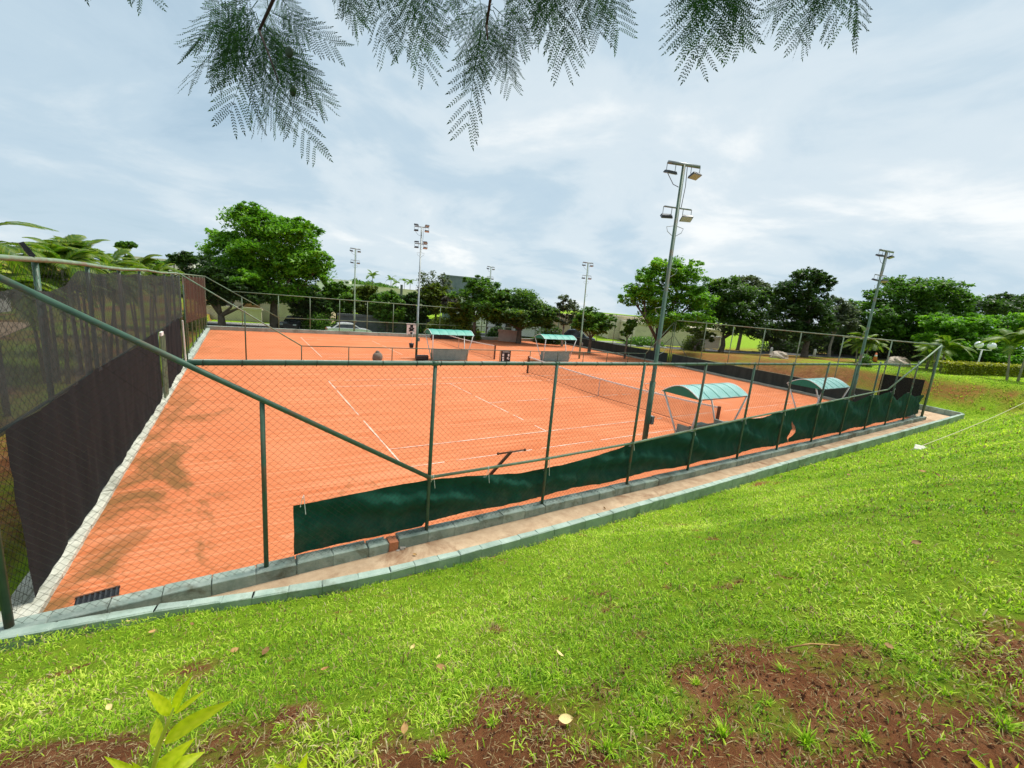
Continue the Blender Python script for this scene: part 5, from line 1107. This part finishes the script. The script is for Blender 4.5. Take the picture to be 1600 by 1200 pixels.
fl_ = [(883, 1136, .075, 'leaf_yellow', 'pale yellow heart shaped leaf on the bare soil'), (873, 1031, .06, 'leaf_yellow', 'yellow leaf lying in the grass below the pale patch'), (238, 992, .07, 'leaf_dry', 'orange brown leaf near the mint wall'), (172, 1114, .055, 'leaf_yellow', 'pale leaf left of the yellow green shoot'), (366, 1022, .08, 'leaf_dry', 'dark brown leaf in the grass left of centre'),
       (415, 1024, .09, 'leaf_dry', 'reddish brown leaf right of the dark brown leaf'), (688, 1050, .07, 'leaf_dry', 'curled brown leaf in the grass at centre'), (686, 1033, .05, 'leaf_yellow', 'small pale leaf above the curled brown leaf'), (508, 1052, .06, 'leaf_dry', 'brown leaf in the grass near a seed stalk'), (300, 980, .06, 'leaf_dry', 'greyish leaf in the grass above the shoot'),
       (645, 1017, .05, 'leaf_yellow', 'small greyish leaf left of the yellow leaf'), (265, 1165, .05, 'leaf_yellow', 'pale scrap of leaf beside the shoot stem'), (632, 1150, .06, 'leaf_dry', 'grey green leaf on the soil by the olive tuft'), (1440, 740, .12, 'leaf_dry', 'dark litter in the grass below the rope'), (1325, 745, .12, 'leaf_dry', 'dark litter left in the grass below the slab'), (1465, 746, .12, 'leaf_dry', 'dark scrap in the grass at the right'), (1385, 1022, .07, 'leaf_dry', 'blackish leaf right of the stick'), (1040, 886, .08, 'leaf_dry', 'brown leaf in the middle of the lawn'), (1430, 855, .10, 'leaf_dry', 'dark leaf in the lawn at the right'), (200, 976, .05, 'leaf_yellow', 'pale grey leaf at the foot of the mint wall')]
for i, (x, y, lb) in enumerate([(-13.9, -9.2, 'brown leaf on the path near the broken block'), (-12.9, -9.05, 'dry leaf on the path right of the broken block'), (-11.2, -9.3, 'dry leaf on the path under the long windscreen'), (-8.6, -9.15, 'dry leaf on the path below the sagging windscreen'), (-5.1, -9.3, 'dry leaf on the path below the near light pole'), (-14.8, -9.1, 'small leaf on the path below the sloping pipe')]):
    fallen(lb, 800, 1000, .07, 'leaf_dry', 400+i); o_ = bpy.context.scene.collection.objects[-1]; o_.location = (x, y, .0)
for i, (px, py, s, mt, lb) in enumerate(fl_): fallen(lb, px, py, s, mt, 300+i)
a_ = np.array(ground_hit(1225, 1021)); b_ = np.array(ground_hit(1310, 1018)); tag(MB().tube([tuple(a_+[0, 0, .03]), tuple((a_+b_)/2+[0, .01, .045]), tuple(b_+[0, 0, .035])], [.004, .005, .003], 6).build('stick', 'leaf_dry', None, True), 'thin pale stick lying on the grass edge', 'stick')
for i, ((px, py), (qx, qy), D, lb) in enumerate([((578, 1050), (562, 1020), 0, 'thin grass seed stalk left of centre'), ((780, 1095), (818, 1020), 0, 'thin grass seed stalk at centre')]):
    a_ = np.array(ground_hit(px, py)); d = np.linalg.norm(a_-CAM); e = a_+[0.03*(1 if i else -1), .02, .16]; tag(MB().tube([tuple(a_), tuple((a_+e)/2+[0, 0, .01]), tuple(e)], [.0016, .0014, .001], 5).build('seed_stalk', 'hose'), lb, 'stalk', 'grass seed stalks')

# ------------------------------------------------------------------ foreground shrub with young shoots
def leaf_blade(size, wid, fold, bend, nseg=10):
    vs = []; fs = []
    for i in range(nseg+1):
        t_ = i/nseg; w_ = wid*(math.sin(math.pi*t_**.75))**.9*(1-.15*t_) if 0 < t_ < 1 else 0
        for s in (-1, -.5, 0, .5, 1): vs.append((w_*s*.5, size*t_, fold*abs(s)*w_*.5-bend*size*t_*t_+.004*math.sin(t_*14+s)*abs(s)))
    for i in range(nseg):
        for k in range(4): fs.append((i*5+k, i*5+k+1, (i+1)*5+k+1, (i+1)*5+k))
    me_ = MB().add(vs, fs).data('leaf', 'young_leaf', smooth=True); a_ = me_.attributes.new('tint', 'FLOAT', 'POINT')
    a_.data.foreach_set('value', [max(0, min(1, .45+.25*math.sin(j*1.7)+(.25 if j % 5 == 2 else 0))) for j in range(len(vs))]); return me_
LB = [leaf_blade(1, .30, .35, .15), leaf_blade(1, .19, .45, .10), leaf_blade(1, .42, .25, .3), leaf_blade(1, .17, .3, -.05)]
def orient(o_, p_, d, nrm, sc=(1, 1, 1)):
    d = Vector(d).normalized(); n = Vector(nrm); n = (n-d*n.dot(d)).normalized(); x = d.cross(n)
    q = Matrix(((x[0], d[0], n[0]), (x[1], d[1], n[1]), (x[2], d[2], n[2]))).to_quaternion()
    o_.location = p_; o_.rotation_mode = 'QUATERNION'; o_.rotation_quaternion = q; o_.scale = sc
def shoot_plant(label, stem_px, depth, leaves, seed):
    """stem_px: points of the stem top-down in the picture; leaves: base px, tip px, blade kind"""
    top = [at(x, y, depth) for x, y in stem_px]; bx, by = top[-1][0]+.02, top[-1][1]-.02; base = np.array([bx, by, float(height(bx, by))])
    r_ = thing('young_shrub', label, 'plant', tuple(base), 'young shrubs at the photographer\'s feet')
    pts = [tuple(p_) for p_ in top]+[tuple((top[-1]+base)/2+[.01, .01, 0]), tuple(base-[0, 0, .05])]
    MB().tube(pts[::-1], [.008]+[.006]+[.0045]*(len(pts)-4)+[.003, .002], 7).build('stem', 'young_stem', r_, True)
    rr = random.Random(seed)
    for (b0, b1, k) in leaves:
        p_ = at(b0[0], b0[1], depth); q = at(b1[0], b1[1], depth+rr.uniform(-.03, .05)); o_ = link(bpy.data.objects.new('leaf', LB[k]), r_)
        L_ = np.linalg.norm(q-p_); orient(o_, p_-base, q-p_, (-AX_F*.6+np.array([rr.uniform(-.3, .3), rr.uniform(-.3, .3), .9])), (L_,)*3)
    for j in range(14):     # leaves further down the stem
        t_ = rr.uniform(.1, .8); p_ = top[-1]*(1-t_)+base*t_; a_ = rr.uniform(0, 6.28); o_ = link(bpy.data.objects.new('leaf', LB[rr.randrange(3)]), r_)
        d = np.array([math.cos(a_), math.sin(a_), .35]); orient(o_, p_-base, d, (0, 0, 1), (rr.uniform(.06, .10),)*3)
shoot_plant('yellow green young shrub shoot at the bottom left', [(272, 1105), (262, 1130), (248, 1165), (236, 1215)], .80,
            [((268, 1118), (232, 1078), 0), ((272, 1112), (291, 1060), 0), ((272, 1116), (320, 1078), 1), ((256, 1160), (352, 1094), 1), ((252, 1166), (234, 1120), 2), ((262, 1120), (268, 1085), 3), ((250, 1215), (318, 1172), 2), ((240, 1215), (290, 1160), 2), ((225, 1215), (160, 1183), 1), ((228, 1212), (205, 1188), 3)], 1)
shoot_plant('tips of a young shrub at the bottom edge left of centre', [(470, 1205), (462, 1225), (455, 1260)], .8, [((468, 1222), (424, 1190), 1), ((470, 1222), (474, 1184), 0), ((468, 1230), (500, 1195), 1)], 2)
shoot_plant('tips of a young shrub at the bottom right corner', [(1545, 1215), (1543, 1240), (1540, 1270)], .8, [((1548, 1222), (1524, 1183), 0), ((1550, 1222), (1552, 1186), 0), ((1548, 1240), (1600, 1200), 1), ((1290, 1240), (1278, 1195), 3)][:3], 3)

# ------------------------------------------------------------------ overhanging feathery tree
def frond_data(npair, L_, seed, pin=.105, curve=.10):
    rg = np.random.default_rng(seed); V = []; T = []
    def lf(p0, d, s, ln, w_, tt):
        p0 = np.asarray(p0, float); e = p0+d*ln; mid = p0+d*ln*.45; n = np.array([-d[1], d[0], 0]); n /= np.linalg.norm(n)+1e-9
        V.append([p0, mid+n*w_, e, mid-n*w_]); T.append(tt)
    R_ = lambda t_: np.array([curve*L_*t_*t_*.6, L_*t_, -.28*L_*t_*t_])
    seg = np.linspace(0, 1, 12)
    for a_, b_ in zip(seg[:-1], seg[1:]):
        w0 = .0026*(1.15-a_); V.append([R_(a_)-[w0, 0, 0], R_(b_)-[w0, 0, 0], R_(b_)+[w0, 0, 0], R_(a_)+[w0, 0, 0]]); T.append(.3)
    for i in range(npair):
        t_ = .20+.80*i/(npair-1); p0 = R_(t_); pl = pin*(math.sin(math.pi*(.22+.62*(1-t_)))**.7)*rg.uniform(.9, 1.08); tint = rg.uniform(.15, .85)
        for s in (-1, 1):
            an = R(66-30*t_+rg.uniform(-7, 7)); d = np.array([s*math.sin(an), math.cos(an), -.18+rg.uniform(-.12, .06)]); d /= np.linalg.norm(d); nl = max(6, int(pl/.0100))
            cv = np.array([0, .25, -.30])
            Q = lambda u: p0+d*pl*u+cv*pl*u*u*.5
            u = np.linspace(0, 1, 5)
            for a_, b_ in zip(u[:-1], u[1:]):
                k = np.array([0, .0009, 0]); V.append([Q(a_)-k, Q(b_)-k, Q(b_)+k, Q(a_)+k]); T.append(.35)
            for j in range(nl):
                uu = (j+.6)/nl; q = Q(uu); dd = Q(min(1, uu+.05))-Q(uu-.05); dd /= np.linalg.norm(dd); sd_ = np.cross(dd, [0, 0, 1.0]); sd_ /= np.linalg.norm(sd_)
                ll = .0165*(math.sin(math.pi*(.18+.70*(1-uu)))**.6)
                for g_ in (-1, 1):
                    e = dd*.62+sd_*g_*.80+np.array([0, 0, rg.uniform(-.25, .15)]); lf(q, e/np.linalg.norm(e), 0, ll, .0031, np.clip(tint+rg.normal(0, .12), 0, 1))
            lf(Q(1.0)-d*.002, d, 0, .026, .0040, tint)
    o_ = np_mesh('frond', np.array(V), 4, 'jacaranda_leaf', None, np.array(T)); me_ = o_.data; bpy.data.objects.remove(o_); return me_
FL = .36
JF = [frond_data(10, FL, 1, .135), frond_data(11, FL, 2, .125, -.14), frond_data(9, FL, 3, .145, .05), frond_data(10, FL, 4, .12, .24), frond_data(8, FL, 5, .13, -.25), frond_data(11, FL, 6, .14, .12)]
tb = np.array([-12.6, -17.2]); tz0 = float(height(*tb))
jt = thing('feathery_tree', 'overhanging tree with dark feathery leaves along the top edge', 'tree', (tb[0], tb[1], tz0))
crown0 = np.array([-12.9, -16.2, tz0+3.6]); org = np.array([tb[0], tb[1], tz0])
MB().tube([(tb[0], tb[1], tz0-.2), (tb[0], tb[1], tz0+.3), (tb[0]-.1, tb[1]+.4, tz0+2.2), tuple(crown0)], [.26, .19, .15, .12], 12).build('trunk', 'bark', jt, True)
def limb(pts, r0, r1): 
    n = len(pts); MB().tube([tuple(p_) for p_ in pts], [r0+(r1-r0)*k/(n-1) for k in range(n)], 8).build('limb', 'bark_twig', jt, True)
nodes = {'a': at(405, 48, 2.35), 'b': at(760, 40, 2.3), 'c': at(1105, -45, 1.75), 'd': at(1285, -55, 1.75), 'e': at(175, -60, 2.3), 'f': at(590, -40, 2.5), 'g': at(640, -45, 2.3), 'h': at(900, -60, 2.3), 'i': at(440, -70, 2.3)}
hub = at(820, -330, 2.1); hub2 = at(560, -260, 2.4); hub3 = at(1180, -220, 1.8)
limb([crown0, (crown0+hub)/2+[0, 0, .25], hub], .10, .05); limb([hub, (hub+hub2)/2+[0, 0, .08], hub2], .05, .03); limb([hub, (hub+hub3)/2+[0, 0, .06], hub3], .05, .025)
for k_, h_ in (('a', hub2), ('b', hub), ('c', hub3), ('d', hub3), ('e', hub2), ('f', hub2), ('g', hub2), ('h', hub), ('i', hub2)):
    limb([h_, (h_+nodes[k_])/2+[0, 0, .05], nodes[k_]], .020, .007)
limb([nodes['a'], at(420, 85, 2.33), at(436, 130, 2.3)], .007, .003); limb([nodes['b'], at(762, 62, 2.3)], .007, .004)
FD = [  # base px, tip px, distance
 ((392, 40), (262, 92), 2.3), ((398, 20), (252, 42), 2.35), ((395, 50), (292, 114), 2.25), ((400, 55), (352, 182), 2.3), ((404, 60), (376, 180), 2.45), ((412, 70), (410, 194), 2.4), ((420, 85), (444, 208), 2.3), ((434, 110), (470, 242), 2.25), ((430, 90), (486, 165), 2.4),
 ((425, 60), (516, 150), 2.3), ((420, 45), (536, 142), 2.35), ((425, 20), (528, 64), 2.3), ((410, 10), (325, 70), 2.5), ((380, 0), (275, 30), 2.5), ((430, 0), (500, 90), 2.55), ((400, 20), (430, 120), 2.6), ((410, 30), (455, 130), 2.55), ((395, 10), (345, 110), 2.6), ((400, -10), (460, 60), 2.5), ((385, 30), (320, 120), 2.5),
 ((520, -70), (545, 40), 2.4), ((590, -60), (572, 64), 2.4), ((600, -50), (606, 48), 2.45), ((640, -40), (652, 108), 2.3), ((650, -50), (632, 80), 2.4), ((655, -40), (680, 60), 2.5), ((748, 40), (692, 112), 2.3), ((752, 50), (722, 188), 2.25), ((760, 50), (748, 140), 2.4), ((765, 45), (800, 136), 2.35), ((770, 40), (822, 110), 2.4), ((765, 20), (700, 70), 2.5), ((770, 10), (830, 60), 2.5), ((750, 0), (690, 30), 2.5), ((760, 20), (768, 110), 2.5),
 ((850, -70), (852, 62), 2.4), ((880, -60), (892, 94), 2.35), ((900, -70), (925, 62), 2.4), ((930, -70), (985, 46), 2.35), ((840, -60), (815, 60), 2.5), ((800, -60), (790, 50), 2.55), ((690, -80), (712, 40), 2.5), ((920, -60), (955, 40), 2.5), ((870, -70), (860, 40), 2.55),
 ((1110, -75), (1036, 48), 1.75), ((1112, -65), (1092, 88), 1.65), ((1115, -65), (1124, 78), 1.7), ((1120, -70), (1176, 58), 1.7), ((1125, -80), (1204, 32), 1.75), ((1108, -80), (1052, 50), 1.9), ((1118, -60), (1150, 60), 1.9),
 ((1285, -90), (1230, 60), 1.75), ((1290, -80), (1264, 68), 1.7), ((1295, -85), (1312, 48), 1.75), ((1300, -95), (1345, 36), 1.8), ((1305, -110), (1398, 18), 1.75), ((1280, -90), (1245, 50), 1.9), ((1296, -80), (1290, 50), 1.9),
 ((180, -150), (158, -28), 2.2), ((190, -145), (214, -20), 2.2), ((170, -150), (128, -26), 2.3), ((520, -120), (530, 22), 2.4)]
rr = random.Random(11)
def put_frond(p_, q, seed_roll, k):
    o_ = link(bpy.data.objects.new('frond', JF[k]), jt); d = Vector(q-p_); L_ = d.length
    nrm = Vector(-AX_F)*.8+Vector((0, 0, .35))+Vector((rr.uniform(-.7, .7), rr.uniform(-.7, .7), rr.uniform(-.5, .5)))
    s = L_/(FL+.075); w_ = max(.75, min(1.15, 1/s**.6)); orient(o_, p_-org, d, nrm, (s*w_, s, s))
for b0, b1, D in FD:
    put_frond(at(b0[0], b0[1], D), at(b1[0], b1[1], D-rr.uniform(-.12, .06)), 0, rr.randrange(6))
    for k in range(1):      # leaves behind, nearer the twig
        e = (b0[0]+(b1[0]-b0[0])*.72+rr.uniform(-30, 30), b0[1]+(b1[1]-b0[1])*.70+rr.uniform(-25, 5)); f0 = (b0[0]+rr.uniform(-12, 12), b0[1]-rr.uniform(5, 40))
        put_frond(at(f0[0], f0[1], D+.12), at(e[0], e[1], D+rr.uniform(.05, .3)), 0, rr.randrange(6))
for k in range(30):             # the rest of the crown above the picture
    h_ = [hub, crown0, hub2][k % 3]
    p_ = h_+np.array([rr.uniform(-.5, .5), rr.uniform(-.3, .3), rr.uniform(.15, .5)]); a_ = rr.uniform(0, 6.28); q = p_+np.array([math.cos(a_)*.34, math.sin(a_)*.34, rr.uniform(-.05, .12)]); put_frond(p_, q, 0, rr.randrange(4))
for px, py in ((452, 82), (458, 142)):
    c = at(px, py, 2.3); m_ = MB(); m_.ball((0, 0, 0), .024, 14, 8, (1, .35, 1.15), .05); o_ = link(bpy.data.objects.new('seed_pod', m_.data('seed_pod', 'seed_pod', smooth=True)), jt); o_.location = c-org; o_.rotation_euler = (0, 0, -YAW+rr.uniform(-.5, .5))
